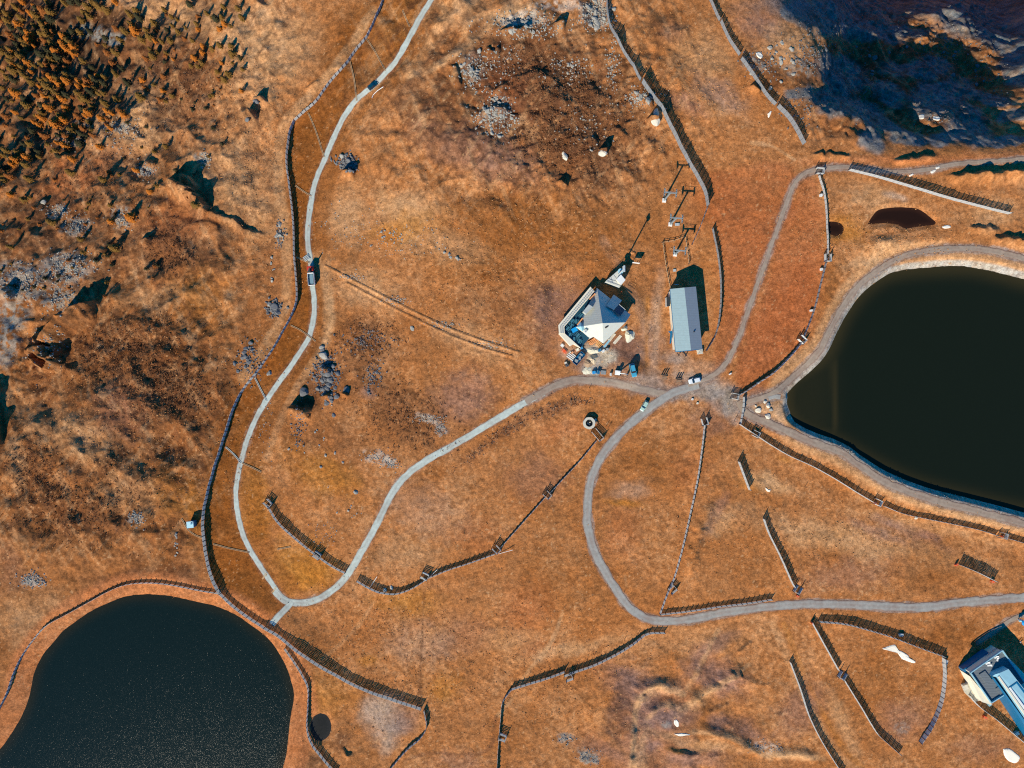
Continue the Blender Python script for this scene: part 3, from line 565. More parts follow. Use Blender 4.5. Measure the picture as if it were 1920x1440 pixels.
class MB:
    def __init__(s): s.v = []; s.f = []
    def add(s, vs, fs):
        o = len(s.v); s.v += [tuple(map(float, p)) for p in vs]; s.f += [tuple(i + o for i in f) for f in fs]; return s
    def box(s, c, d, rz=0.0, taper=1.0):
        cx, cy, cz = c; hx, hy, hz = d[0] / 2, d[1] / 2, d[2] / 2; ca, sa = math.cos(rz), math.sin(rz); vs = []
        for z, k in ((-hz, 1.0), (hz, taper)):
            for a, b in ((-1, -1), (1, -1), (1, 1), (-1, 1)):
                x, y = a * hx * k, b * hy * k; vs.append((cx + x * ca - y * sa, cy + x * sa + y * ca, cz + z))
        return s.add(vs, [(3, 2, 1, 0), (4, 5, 6, 7), (0, 1, 5, 4), (1, 2, 6, 5), (2, 3, 7, 6), (3, 0, 4, 7)])
    def beam(s, a, b, w, h):
        """a bar of section w x h between two points"""
        a = Vector(a); b = Vector(b); d = (b - a); L = d.length
        if L < 1e-6: return s
        d.normalize(); up = Vector((0, 0, 1)) if abs(d.z) < .95 else Vector((1, 0, 0)); r = d.cross(up).normalized(); u = r.cross(d).normalized()
        vs = []
        for p in (a, b):
            for i, j in ((-1, -1), (1, -1), (1, 1), (-1, 1)): vs.append(p + r * (i * w / 2) + u * (j * h / 2))
        return s.add(vs, [(3, 2, 1, 0), (4, 5, 6, 7), (0, 1, 5, 4), (1, 2, 6, 5), (2, 3, 7, 6), (3, 0, 4, 7)])
    def tube(s, a, b, r0, r1=None, n=10):
        r1 = r0 if r1 is None else r1; a = Vector(a); b = Vector(b); d = (b - a).normalized()
        up = Vector((0, 0, 1)) if abs(d.z) < .95 else Vector((1, 0, 0)); r = d.cross(up).normalized(); u = r.cross(d).normalized(); vs = []
        for p, q in ((a, r0), (b, r1)):
            for k in range(n):
                t = 2 * PI * k / n; vs.append(p + r * (math.cos(t) * q) + u * (math.sin(t) * q))
        fs = [(k, (k + 1) % n, n + (k + 1) % n, n + k) for k in range(n)] + [tuple(range(n - 1, -1, -1)), tuple(range(n, 2 * n))]
        return s.add(vs, fs)
    def prism(s, poly, z0, z1, top=None):
        """extruded polygon; top may give its own outline"""
        n = len(poly); t = top or poly
        vs = [(*p[:2], z0) for p in poly] + [(p[0], p[1], z1 if len(p) < 3 else p[2]) for p in t]
        a = sum(poly[i][0] * poly[(i + 1) % n][1] - poly[(i + 1) % n][0] * poly[i][1] for i in range(n))
        fs = [tuple(range(n, 2 * n)), tuple(range(n - 1, -1, -1))] + [(i, (i + 1) % n, n + (i + 1) % n, n + i) for i in range(n)]
        if a < 0: fs = [tuple(reversed(f)) for f in fs]
        return s.add(vs, fs)
    def mesh(s, name):
        me = bpy.data.meshes.new(name); me.from_pydata(s.v, [], s.f); me.update(); return me
def tag(o, label=None, cat=None, group=None, kind=None):
    if label: o['label'] = label
    if cat: o['category'] = cat
    if group: o['group'] = group
    if kind: o['kind'] = kind
    return o
def obj(name, mb, m, parent=None, loc=None, rz=0, smooth=False, bevel=0):
    me = mb.mesh(name) if isinstance(mb, MB) else mb
    if m and not me.materials: me.materials.append(m)
    if smooth: me.polygons.foreach_set('use_smooth', [True] * len(me.polygons))
    o = bpy.data.objects.new(name, me); C.objects.link(o)
    if parent: o.parent = parent
    if loc is not None: o.location = loc
    o.rotation_euler.z = rz
    if bevel:
        bv = o.modifiers.new('bevel', 'BEVEL'); bv.width = bevel; bv.segments = 2
    return o
def empty(name, loc, rz=0.0):
    o = bpy.data.objects.new(name, None); C.objects.link(o); o.location = loc; o.rotation_euler = (0, 0, rz); o.empty_display_size = .5; return o
def copy_tree(o, parent=None):
    c = o.copy(); C.objects.link(c)
    if parent: c.parent = parent
    for ch in list(o.children): copy_tree(ch, c)
    return c
def P(px, py, h=0.0):
    x, y = unproj(px, py, gz, h); return Vector((float(x), float(y), float(gz(x, y)) + h))
def ang(dx, dy): return math.atan2(-dy, dx)          # photo direction -> world angle

# ------------------------------------------------------------------ the ground as one sheet
grow = np.array([.6, 1, 1.8, 3, 5, 8, 13, 21, 34, 55, 90, 150, 240, 400, 650, 1000, 1600]); g2 = np.cumsum(grow)
ax = np.r_[X0 - g2[::-1], gx, X1 + g2]; ay = np.r_[Y0 - g2[::-1], gy, Y1 + g2]; K = len(g2)
AX, AY = np.meshgrid(ax, ay)
Hf = np.pad(H, K, mode='edge').astype(np.float32); colf = np.pad(col, ((K, K), (K, K), (0, 0)), mode='edge')
out = np.maximum(np.maximum(X0 - AX, AX - X1), np.maximum(Y0 - AY, AY - Y1)); out = np.clip(out, 0, None)
k = sstep(0, 14, out)[..., None]; colf = (colf * (1 - k) + PAL['meadow'].astype(np.float32) * .8 * k).astype(np.float32)
ks = sstep(0, 130, out); AXf = AX.astype(np.float32); AYf = AY.astype(np.float32)
Hf = (Hf * (1 - ks) + ks * (-10 + 9 * fbm(AXf, AYf, 90, 3, 78) + fbm(AXf, AYf, 300, 3, 77) * 60 * sstep(100, 900, out))).astype(np.float32)
colf = (colf * np.where(out > 0, 1 + .35 * fbm(AXf, AYf, 40, 4, 79), 1)[..., None]).astype(np.float32)
ny_, nx_ = AX.shape
co = np.stack([AX, AY, Hf], -1).reshape(-1, 3).astype(np.float32)
idx = np.arange(nx_ * ny_).reshape(ny_, nx_)
fc = np.stack([idx[:-1, :-1], idx[:-1, 1:], idx[1:, 1:], idx[1:, :-1]], -1).reshape(-1, 4)
me = bpy.data.meshes.new('ground'); me.vertices.add(len(co)); me.vertices.foreach_set('co', co.ravel())
me.loops.add(fc.size); me.loops.foreach_set('vertex_index', fc.ravel().astype(np.int32))
me.polygons.add(len(fc)); me.polygons.foreach_set('loop_start', np.arange(0, fc.size, 4, dtype=np.int32)); me.update(calc_edges=True)
me.polygons.foreach_set('use_smooth', np.ones(len(fc), bool))
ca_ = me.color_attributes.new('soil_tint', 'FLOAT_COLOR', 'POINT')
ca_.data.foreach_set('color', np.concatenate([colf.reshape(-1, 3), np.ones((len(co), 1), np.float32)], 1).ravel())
gm = bpy.data.materials.new('alpine_grass'); gm.use_nodes = True; n = gm.node_tree; b = n.nodes['Principled BSDF']
at = n.nodes.new('ShaderNodeAttribute'); at.attribute_name = 'soil_tint'
tc = n.nodes.new('ShaderNodeTexCoord')
nz = n.nodes.new('ShaderNodeTexNoise'); nz.inputs['Scale'].default_value = 1.9; nz.inputs['Detail'].default_value = 6; nz.inputs['Roughness'].default_value = .72
n.links.new(tc.outputs['Object'], nz.inputs['Vector'])
mr = n.nodes.new('ShaderNodeMapRange'); mr.inputs['From Min'].default_value = .3; mr.inputs['From Max'].default_value = .7; mr.inputs['To Min'].default_value = .50; mr.inputs['To Max'].default_value = 1.46
n.links.new(nz.outputs['Fac'], mr.inputs['Value'])
mx = n.nodes.new('ShaderNodeVectorMath'); mx.operation = 'SCALE'; n.links.new(at.outputs['Color'], mx.inputs[0]); n.links.new(mr.outputs[0], mx.inputs['Scale'])
n.links.new(mx.outputs[0], b.inputs['Base Color']); b.inputs['Roughness'].default_value = .95; b.inputs['Specular IOR Level'].default_value = .08
bp = n.nodes.new('ShaderNodeBump'); bp.inputs['Strength'].default_value = .7; bp.inputs['Distance'].default_value = .30; n.links.new(nz.outputs['Fac'], bp.inputs['Height']); n.links.new(bp.outputs['Normal'], b.inputs['Normal'])
me.materials.append(gm)
ground = bpy.data.objects.new('ground', me); C.objects.link(ground); tag(ground, 'orange brown alpine grassland with heath, scree and worn soil', kind='structure')
ground['category'] = 'ground'

# ------------------------------------------------------------------ water
def water_mat(name, rgb, rough, bump, scale, shallow=None):
    m = bpy.data.materials.new(name); m.use_nodes = True; n = m.node_tree; b = n.nodes['Principled BSDF']
    b.inputs['Roughness'].default_value = rough; b.inputs['IOR'].default_value = 1.33; b.inputs['Specular IOR Level'].default_value = .35
    tc = n.nodes.new('ShaderNodeTexCoord'); nz = n.nodes.new('ShaderNodeTexNoise'); nz.inputs['Scale'].default_value = scale; nz.inputs['Detail'].default_value = 2
    n.links.new(tc.outputs['Object'], nz.inputs['Vector'])
    sb = n.nodes.new('ShaderNodeVectorMath'); sb.operation = 'SUBTRACT'; sb.inputs[1].default_value = (.5, .5, .5); n.links.new(nz.outputs['Color'], sb.inputs[0])
    ml = n.nodes.new('ShaderNodeVectorMath'); ml.operation = 'MULTIPLY'; ml.inputs[1].default_value = (bump, bump, 0); n.links.new(sb.outputs[0], ml.inputs[0])
    ad = n.nodes.new('ShaderNodeVectorMath'); ad.operation = 'ADD'; ad.inputs[1].default_value = (0, 0, 1); n.links.new(ml.outputs[0], ad.inputs[0])
    nm_ = n.nodes.new('ShaderNodeVectorMath'); nm_.operation = 'NORMALIZE'; n.links.new(ad.outputs[0], nm_.inputs[0]); n.links.new(nm_.outputs[0], b.inputs['Normal'])
    at = n.nodes.new('ShaderNodeAttribute'); at.attribute_name = 'silt'
    mx = n.nodes.new('ShaderNodeMix'); mx.data_type = 'RGBA'; mx.inputs['A'].default_value = (*rgb, 1); mx.inputs['B'].default_value = (*(shallow or rgb), 1)
    n.links.new(at.outputs['Fac'], mx.inputs['Factor']); n.links.new(mx.outputs['Result'], b.inputs['Base Color'])
    return m
WM = {'left': water_mat('pond_water', (.0055, .0140, .0122), .16, .92, 9.0, (.022, .020, .010)),
      'right': water_mat('reservoir_water', (.0085, .0125, .0065), .06, .10, 2.0, (.040, .032, .012)),
      'brown': water_mat('peat_water', (.020, .009, .005), .1, .08, 2, (.05, .02, .01)),
      'tiny': water_mat('pool_water', (.010, .011, .010), .3, .08, 2, (.02, .02, .02))}
WM['puddle'] = WM['brown']
WL = {'left': ('pond', 'dark sparkling pond cut by the lower left corner'), 'right': ('reservoir', 'big black reservoir at the right edge'), 'brown': ('brown_pool', 'larger brown peat pool'),
      'puddle': ('puddle', 'small brown puddle beside the upright fence'), 'tiny': ('pool', 'tiny dark round pool beside the fence')}
for nm, (pw, lvl) in WATER.items():
    # grid of water inside the outline, a little beyond the shore so the bank covers its edge
    sl, D, ins = poly_field(pw, 26)
    g = 4 if nm in ('left', 'right') else 1
    xs = X[sl][::g, ::g]; ys = Y[sl][::g, ::g]; d = D[::g, ::g]
    keep = d < (2.2 if g == 4 else .8)
    ii = -np.ones(keep.shape, int); ii[keep] = np.arange(keep.sum())
    q = np.stack([ii[:-1, :-1], ii[:-1, 1:], ii[1:, 1:], ii[1:, :-1]], -1).reshape(-1, 4); q = q[(q >= 0).all(1)]
    v = np.stack([xs[keep], ys[keep], np.full(keep.sum(), lvl)], 1)
    m_ = bpy.data.meshes.new(WL[nm][0]); m_.from_pydata(v.tolist(), [], q.tolist()); m_.update()
    silt = sstep(-9 if nm == 'right' else -6, 0, d[keep]) ** 2 * .8 if g == 4 else sstep(-2, 0, d[keep]) * .6
    if nm == 'right':
        wpx, wpy = pix(xs[keep], ys[keep], lvl)
        silt = np.maximum(silt, .28 * sstep(1600, 1520, wpx))
        silt = np.maximum(silt, .75 * np.exp(-((wpx - 1563 - (wpy - 700) * .03) / 6) ** 2) * sstep(640, 690, wpy) * sstep(850, 780, wpy))
    a_ = m_.attributes.new('silt', 'FLOAT', 'POINT'); a_.data.foreach_set('value', silt.astype(np.float32))
    o = obj(WL[nm][0], m_, WM[nm], smooth=True); tag(o, WL[nm][1], 'water', kind='structure')

# ------------------------------------------------------------------ roads draped on the levelled ground
def road_mat(name, rgb):
    m = bpy.data.materials.new(name); m.use_nodes = True; n = m.node_tree; b = n.nodes['Principled BSDF']; c = lin(rgb) * KAL
    at = n.nodes.new('ShaderNodeAttribute'); at.attribute_name = 'wear'
    tc = n.nodes.new('ShaderNodeTexCoord'); nz = n.nodes.new('ShaderNodeTexNoise'); nz.inputs['Scale'].default_value = .7; nz.inputs['Detail'].default_value = 8; nz.inputs['Roughness'].default_value = .7
    n.links.new(tc.outputs['Object'], nz.inputs['Vector'])
    mr = n.nodes.new('ShaderNodeMapRange'); mr.inputs['From Min'].default_value = .3; mr.inputs['From Max'].default_value = .7; mr.inputs['To Min'].default_value = .78; mr.inputs['To Max'].default_value = 1.2
    n.links.new(nz.outputs['Fac'], mr.inputs['Value'])
    cr = n.nodes.new('ShaderNodeMix'); cr.data_type = 'RGBA'; cr.inputs['A'].default_value = (*[float(v) for v in c], 1); cr.inputs['B'].default_value = (*[float(v) for v in PAL['soil']], 1)
    n.links.new(at.outputs['Fac'], cr.inputs['Factor'])
    mx = n.nodes.new('ShaderNodeVectorMath'); mx.operation = 'SCALE'; n.links.new(cr.outputs['Result'], mx.inputs[0]); n.links.new(mr.outputs[0], mx.inputs['Scale'])
    n.links.new(mx.outputs[0], b.inputs['Base Color']); b.inputs['Roughness'].default_value = .9; b.inputs['Specular IOR Level'].default_value = .15
    return m
RM = {'light': road_mat('pale_gravel', (198,207,196)), 'grey': road_mat('grey_gravel', (168,166,158)), 'brown': road_mat('earthy_gravel', (168,151,133))}
RL = ['pale gravel road winding past the forest hillside', 'pale gravel road climbing from the left fork towards the restaurant', 'browner end of the restaurant road below the building yard', 'short gravel spur to the long fence', 'grey gravel track looping round the right meadow',
      'faded gravel track up the ski slope', 'track along the north rim of the reservoir', 'track along the south rim of the reservoir', 'narrow path to the blue roofed building', 'grey shore path at the tip of the reservoir']
for i, (nm, hw, kind, p) in enumerate(RW):
    p = dense(p, .8); d = np.gradient(p, axis=0); d /= np.hypot(*d.T)[:, None]; nn = np.stack([-d[:, 1], d[:, 0]], 1)
    offs = np.array([-1, -.86, -.5, -.15, .15, .5, .86, 1.0]); wearb = np.array([1, .35, .0, .22, .22, .0, .35, 1.0]) * (.75 if kind == 'light' else .95)
    s = np.arange(len(p)) * .8; rag = fbm(s.astype(np.float32), np.zeros(len(p), np.float32) + i * 9, 2.2, 3, 80 + i) * (.28 if kind == 'light' else .55)
    rag2 = fbm(s.astype(np.float32), np.zeros(len(p), np.float32) + i * 9 + 5, 2.2, 3, 81 + i) * (.28 if kind == 'light' else .55)
    vs = []; wr = []
    for j, (a, wb_) in enumerate(zip(offs, wearb)):
        ww = a * hw + (rag if a < 0 else rag2) * abs(a) ** 3
        q = p + nn * ww[:, None]; z = gz(q[:, 0], q[:, 1]) + .05 + .008 * i - (.03 if abs(a) == 1 else 0)
        vs.append(np.c_[q, z]); wr.append(np.clip(wb_ + .35 * fbm(q[:, 0].astype(np.float32), q[:, 1].astype(np.float32), 4, 3, 83), 0, 1))
    vs = np.stack(vs, 1); m_len, cN = vs.shape[:2]; ix = np.arange(m_len * cN).reshape(m_len, cN)
    fs = np.stack([ix[:-1, :-1], ix[1:, :-1], ix[1:, 1:], ix[:-1, 1:]], -1).reshape(-1, 4)[:, ::-1]
    m_ = bpy.data.meshes.new(nm); m_.from_pydata(vs.reshape(-1, 3).tolist(), [], fs.tolist()); m_.update()
    if m_.polygons[0].normal.z < 0: m_.flip_normals()
    a_ = m_.attributes.new('wear', 'FLOAT', 'POINT'); a_.data.foreach_set('value', np.stack(wr, 1).ravel().astype(np.float32))
    o = obj(nm, m_, RM[kind], smooth=True); tag(o, RL[i], 'road', kind='structure')

# ------------------------------------------------------------------ fences
M_board = mat('weathered_board', (188,188,184), .85, .16, 2.5); M_post = mat('dark_post', (92,84,80), .85, .2, 4)
post_me = MB().box((0, 0, .5), (.2, .2, 1)).mesh('post'); post_me.materials.append(M_post)
def fence(pts, hgt, label, pitch=1.9, m=None):
    a = np.array(pts, float); x, y = unproj(a[:, 0], a[:, 1], gz)
    p = dense(np.stack([x, y], 1), pitch); z = gz(p[:, 0], p[:, 1])
    c = p.mean(0); root = empty('snow_fence', (c[0], c[1], float(gz(*c)))); tag(root, label, 'fence', 'slatted snow fences across the slopes')
    o0 = Vector(root.location); mb = MB(); nb = max(4, int(hgt / .30))
    for i in range(len(p) - 1):
        g = .06
        d = p[i + 1] - p[i]; d = d / max(1e-6, np.hypot(*d)); A = p[i] + d * g; B = p[i + 1] - d * g
        for kx in range(nb):
            hz = .22 + kx * (hgt - .22) / nb + random.uniform(-.012, .012)
            mb.beam(Vector((A[0], A[1], z[i] + hz)) - o0, Vector((B[0], B[1], z[i + 1] + hz)) - o0, .08, .17)
    obj('slat_panel', mb, m or M_board, root)
    nn = len(p); step = 1 if nn <= 100 else 2
    for i in range(0, nn, step):
        d = p[min(i + 1, nn - 1)] - p[max(i - 1, 0)]; rz = math.atan2(d[1], d[0]); off = Vector((UX, UY, 0)) * .13
        o = bpy.data.objects.new('post', post_me); C.objects.link(o); o.parent = root
        o.location = Vector((p[i][0], p[i][1], z[i] - .1)) - o0 + off; o.scale = (1, 1, hgt + .15 + random.uniform(0, .12)); o.rotation_euler.z = rz
    return root
M_board2 = mat('dark_weathered_board', (142,144,146), .85, .18, 2.5)
for pts, hgt, lab in FENCES:
    fence(pts, hgt, lab, m=M_board2 if any(q in lab for q in ('rock', 'pylon', 'blue stones', 'ski slope', 'grey hall')) else None)
GL = ['fence screen at the upper end of the short fence inside the left loop','fence screen in the middle of the short fence inside the left loop','fence passage screen at the west end of the gently curved fence','fence passage screen at the middle of the meadow fence line','fence passage screen halfway up the straight thin fence','tall fence screen beside the round stone well',
 'white fence passage beside the ski slope bend','wooden fence passage below the middle of the reservoir shore','wooden fence passage near the right edge below the reservoir','fence passage ending the lone white fence above the grey track',
 'grey boxed fence passage between the two white downhill fences','small fence passage left of the puddle','fence screen at the road junction west end','short spur screen crossing the slim meadow fence','short spur screen in the striped fence gap',
 'short spur screen on the upright lower fence','small screen where the ski slope track turns east','fence passage at the start of the reservoir fence','narrow screen at the top of the slim meadow fence']
M_lgt = mat('pale_new_board', (222,224,216), .8, .1, 3)
for (px, py, a, _), lab in zip(GATES, GL):
    c = P(px, py); t = empty('fence_passage', c, -R(a)); tag(t, lab, 'fence', 'small staggered fence passages')
    L = 2.6 if px not in (1120,) else 4.6; h = 2.1
    for sgn, nm in ((1, 'side_screen'), (-1, 'side_screen')):
        mb = MB()
        for kx in range(6): mb.box((0, sgn * 1.0, .25 + kx * .33), (L, .09, .17))
        obj(nm, mb, M_lgt if px in (1502, 797, 1643, 1376) else M_board, t)
    mb = MB()
    for kx in range(6): mb.box((L / 2, 0, .25 + kx * .33), (.09, 1.9, .17))
    obj('end_screen', mb, M_board, t)
    for sx_, sy_ in ((-1, 1), (1, 1), (-1, -1), (1, -1)):
        o = bpy.data.objects.new('post', post_me); C.objects.link(o); o.parent = t; o.location = (sx_ * (L / 2 + .12), sy_ * 1.12, -.1); o.scale = (1, 1, h + .3)

# wooden drains across the road bench
M_drain = mat('drain_timber', (196,160,118), .9, .2, 2); M_conc = mat('drain_concrete', (196,200,194), .85, .1, 2)
DL = ['top of the picture near the pale road','left of the road just above the dark car','left of the road just below the dark car','above the wide bend of the road','left of the road at the top of its straight stretch','beside the red cab truck','below the red cab truck',
 'white one below the long bend','white one left of the road above the lower loop','continuing right of the road above the lower loop','between the dark fence and the lower loop','running from the small pale blue hut','in the grass inside the left loop','crossing the lower loop, upper of two','crossing the lower loop, lower of two']
for i, pts in enumerate(DRAINS):
    a = np.array(pts, float); x, y = unproj(a[:, 0], a[:, 1], gz); p = dense(np.stack([x, y], 1), 1.0); z = gz(p[:, 0], p[:, 1]) + .08
    t = empty('drain', (p[0][0], p[0][1], float(z[0]))); tag(t, 'narrow timber edged drain ' + DL[i], 'drain', 'narrow cross drains beside the road')
    o0 = Vector(t.location)
    for s_ in (-1, 1):
        mb = MB()
        for q in range(len(p) - 1):
            d = p[q + 1] - p[q]; d = d / max(1e-6, np.hypot(*d)); nrm = np.array([-d[1], d[0]]) * .20 * s_
            mb.beam(Vector((*(p[q] + nrm), z[q])) - o0, Vector((*(p[q + 1] + nrm), z[q + 1])) - o0, .13, .22)
        obj('edge_board', mb, M_conc if i in (7, 8) else M_drain, t)
    mb = MB()
    for q in range(len(p) - 1): mb.beam(Vector((*p[q], z[q] - .1)) - o0, Vector((*p[q + 1], z[q + 1] - .1)) - o0, .3, .1)
    obj('channel_floor', mb, M_drain, t)

# ------------------------------------------------------------------ buildings
class Bld:
    """corners are given where they stand: photo pixel + height above the building's own ground"""
    def __init__(s, name, label, cat, px, py, z=None):
        c = P(px, py); s.z = c.z if z is None else z; s.root = empty(name, (c.x, c.y, s.z)); tag(s.root, label, cat); s.o = Vector((c.x, c.y, s.z))
    def p(s, px, py, h):
        k = (CAM_H - s.z - h) / CAM_H; return Vector(((px - 960) * MPP * k - s.o.x, (720 - py) * MPP * k - s.o.y, h))
    def slab(s, name, pts, h, m, base=0.0, parent=None, th=None):
        """flat or sloping top (h may be a list) with vertical sides down to base, or of thickness th"""
        hs = h if isinstance(h, (list, tuple)) else [h] * len(pts)
        t = [s.p(a, b, q) for (a, b), q in zip(pts, hs)]; n = len(t); mb = MB()
        bot = [Vector((v.x, v.y, (v.z - th) if th else base)) for v in t]
        a = sum(t[i].x * t[(i + 1) % n].y - t[(i + 1) % n].x * t[i].y for i in range(n))
        fs = [tuple(range(n)), tuple(range(2 * n - 1, n - 1, -1))] + [(i, n + i, n + (i + 1) % n, (i + 1) % n) for i in range(n)]
        if a < 0: fs = [tuple(reversed(f)) for f in fs]
        mb.add(t + bot, fs); return obj(name, mb, m, parent or s.root)
    def box(s, name, px, py, h0, d, m, rz=0, parent=None, bevel=0):
        c = s.p(px, py, h0 + d[2] / 2); return obj(name, MB().box(c, d, rz), m, parent or s.root, bevel=bevel)
    def rail(s, name, pts, h, m, post=1.5, parent=None, hr=1.0):
        mb = MB()
        for (a, b) in zip(pts[:-1], pts[1:]):
            A = s.p(*a, h); B = s.p(*b, h); n = max(1, int((B - A).length / post))
            for k_ in (0.5, 1.0): mb.beam(A + Vector((0, 0, hr * k_)), B + Vector((0, 0, hr * k_)), .06, .06)
            for i in range(n + 1): q = A.lerp(B, i / n); mb.beam(q, q + Vector((0, 0, hr)), .06, .06)
        return obj(name, mb, m, parent or s.root)

M_roof = mat('zinc_roof', (196,198,188), .55, .06, .8, spec=.5); M_wallw = mat('cream_plaster', (232,222,198), .8, .06, 1.5); M_white = mat('white_paint', (232,232,226), .55, .05, 3)
M_wood = mat('new_timber', (224,170,110), .8, .15, 3); M_oldwood = mat('old_timber', (150,120,94), .85, .2, 3); M_glass = mat('window_glass', (26,40,50), .08, .1, 1, spec=.8)
M_deck = seam_mat('teal_deck', (24,74,96), 'X', .55, .6, .6); M_grey = mat('grey_metal', (150,156,156), .5, .1, 2, spec=.5); M_galv = mat('galvanised', (186,194,194), .45, .1, 3, spec=.5)
M_darkm = mat('dark_metal', (52,56,60), .5, .2, 3); M_black = mat('black_rubber', (24,24,26), .8, .2, 6); M_blue = mat('bright_blue_plastic', (22,150,214), .5, .1, 3); M_orange = mat('orange_sheet', (236,92,38), .7, .1, 3)
M_stone = mat('pale_stone', (206,200,182), .9, .15, 2.5, bump=.6); M_tealb = mat('blue_metal_cladding', (8,104,146), .45, .08, 1.5, spec=.5); M_ltblue = mat('pale_blue_roof', (146,192,206), .5, .06, 1, spec=.5)
M_peachw = mat('orange_timber', (232,160,104), .8, .1, 3)
def planeh(f, a, b, c, pts):
    """heights of more points on the plane through three (px,py,h)"""
    A = np.array([[a[0], a[1], 1], [b[0], b[1], 1], [c[0], c[1], 1]], float); s_ = np.linalg.solve(A, [a[2], b[2], c[2]]); return [float(s_ @ [q[0], q[1], 1]) for q in pts]

# --- mountain restaurant with the pyramid roof
B = Bld('restaurant', 'mountain restaurant with a half blue, half cream pyramid roof and dark terrace, under rebuilding', 'restaurant', 1122, 598)
AP = (1129.8, 606); EV = 3.2; AH = 11.6; N_ = (1119.5, 540); E1 = (1182.5, 590); E2 = (1172.7, 604.5); S_ = (1131.2, 644); W_ = (1082, 613.5)
B.slab('wall', [(1120, 547), (1176, 591), (1167, 603), (1130, 637), (1109, 628), (1086, 612)], 3.0, M_wallw)
f_ne = [AP, N_, (1182.5, 590), E2]
EH = planeh(0, (*AP, AH), (*N_, EV), (1182.5, 590, EV), [E2])[0]
B.slab('roof', [AP, N_, (1182.5, 590)], [AH, EV, EV], M_roof, th=.25); B.slab('roof', [AP, (1182.5, 590), E2], [AH, EV, EH], M_roof, th=.25)
B.slab('roof', [AP, E2, S_], [AH + .02, EH + .02, EV], M_roof, th=.25)
sw = [AP, S_, (1112.5, 631.5), (1092.5, 641.8), (1100.8, 630), W_]
B.slab('roof', sw, planeh(0, (*AP, AH), (*S_, EV), (*W_, EV), sw), M_roof, th=.25)
B.slab('roof', [AP, W_, N_], [AH + .02, EV + .02, EV + .02], seam_mat('seamed_roof', (186,186,176), 'Y', .8, .55, .86), th=.25)
w_ = B.slab('wing_roof', [(1150.8, 552.4), (1166.2, 563.4), (1151, 581.2), (1136.8, 573.4)], [2.6, 2.6, 6.9, 6.9], M_roof, th=.3)
B.slab('wing_wall', [(1150.6, 554.5), (1163.5, 563.6), (1152, 577), (1139, 571)], 2.6, M_wallw)
B.slab('roof_terrace', [(1160.4, 571), (1172, 581), (1162.8, 592.6), (1151.6, 583)], [4.7, 4.7, 7.1, 7.1], M_deck, th=.15)
B.rail('terrace_rail', [(1160.6, 571.4), (1171.8, 581)], 5.2, M_white)
d1 = B.slab('dormer', [(1104, 570.6), (1112, 575.6), (1099, 588.8), (1093.4, 584)], [6.3, 6.9, 6.9, 6.3], M_roof, base=3.0)
dp = [(1081, 613), (1088.3, 603.8), (1099.4, 612.4), (1092.5, 621.4)]
B.slab('small_pyramid', dp, 4.6, M_wallw, base=2.5)
cc = (1089.6, 612); 
for i in range(4):
    a, b_ = dp[i], dp[(i + 1) % 4]; B.slab('pyramid_facet', [a, b_, cc], [4.65 + .004 * i, 4.65 + .004 * i, 6.2], M_ltblue, th=.08)
rl = B.slab('rooflight', [(1094.5, 621.5), (1098.6, 616.8), (1102.2, 620.6), (1098, 625.4)], 6.3, M_white, base=4.5)
B.slab('rooflight_glass', [(1096.6, 621.4), (1098.7, 619), (1100.4, 620.8), (1098.2, 623.2)], 6.36, M_grey, parent=rl, th=.05)
ch = B.box('chimney', 1136.6, 612.2, 6.0, (1.0, .8, 3.4), M_stone, .6); B.box('chimney_cap', 1136.8, 612.0, 9.5, (1.2, 1.0, .12), M_darkm, .6, parent=ch)
B.box('vent_pipe', 1135.4, 596.8, 6.4, (.35, .35, 1.1), M_white)
B.slab('terrace_deck', [(1115, 546), (1058, 613), (1059, 625), (1089, 652), (1107, 632), (1122, 558)], 2.0, M_deck)
# white windbreak round the terrace, built of framed glass bays
outer = [(1107, 537.6), (1046.8, 609.8), (1048, 625)]; inner = [(1115, 546.2), (1058, 613), (1059, 625)]
for k_ in range(2):
    B.slab('windbreak_top', [outer[k_], outer[k_ + 1], inner[k_ + 1], inner[k_]], 3.3 + .005 * k_, M_wallw, th=.18)
B.slab('terrace_bench_wall', [(1048, 625), (1069.6, 648.6), (1076, 645), (1089, 652.4), (1059, 625.2)], 3.1, M_wallw)
M_pane = mat('grey_pane', (150,158,160), .25, .05, 1, spec=.6)
def lerp2(a, b, t): return (a[0] + (b[0] - a[0]) * t, a[1] + (b[1] - a[1]) * t)
for k_, n_ in ((0, 22), (1, 6)):
    for i in range(n_):
        for (u0, u1) in ((.28, .5), (.6, .86)):
            t0, t1 = (i + .14) / n_, (i + .86) / n_
            A0 = lerp2(outer[k_], outer[k_ + 1], t0); A1 = lerp2(outer[k_], outer[k_ + 1], t1); C0 = lerp2(inner[k_], inner[k_ + 1], t0); C1 = lerp2(inner[k_], inner[k_ + 1], t1)
            B.slab('glass_bay', [lerp2(A0, C0, u0), lerp2(A1, C1, u0), lerp2(A1, C1, u1), lerp2(A0, C0, u1)], 3.34, M_pane, th=.05)
B.slab('support_wall', [(1108, 540), (1049, 611), (1050, 625), (1054, 625), (1054, 613), (1111, 544)], 3.0, M_oldwood)
B.slab('side_canopy', [(1144.6, 639.2), (1141.6, 636.6), (1131.2, 649.6), (1134.4, 652)], 2.6, M_ltblue, th=.1)
B.slab('timber_balcony', [(1117, 551), (1115.4, 549.4), (1105.2, 560), (1106.6, 561.4)], 4.6, M_peachw, base=3.6)
B.slab('timber_balcony', [(1093.4, 597), (1091.6, 595.8), (1081.8, 608.4), (1083.4, 609.8)], 4.6, M_peachw, base=3.6)
B.box('terrace_umbrella', 1077, 618.5, 2.0, (2.0, 1.6, 1.1), M_blue, .5)
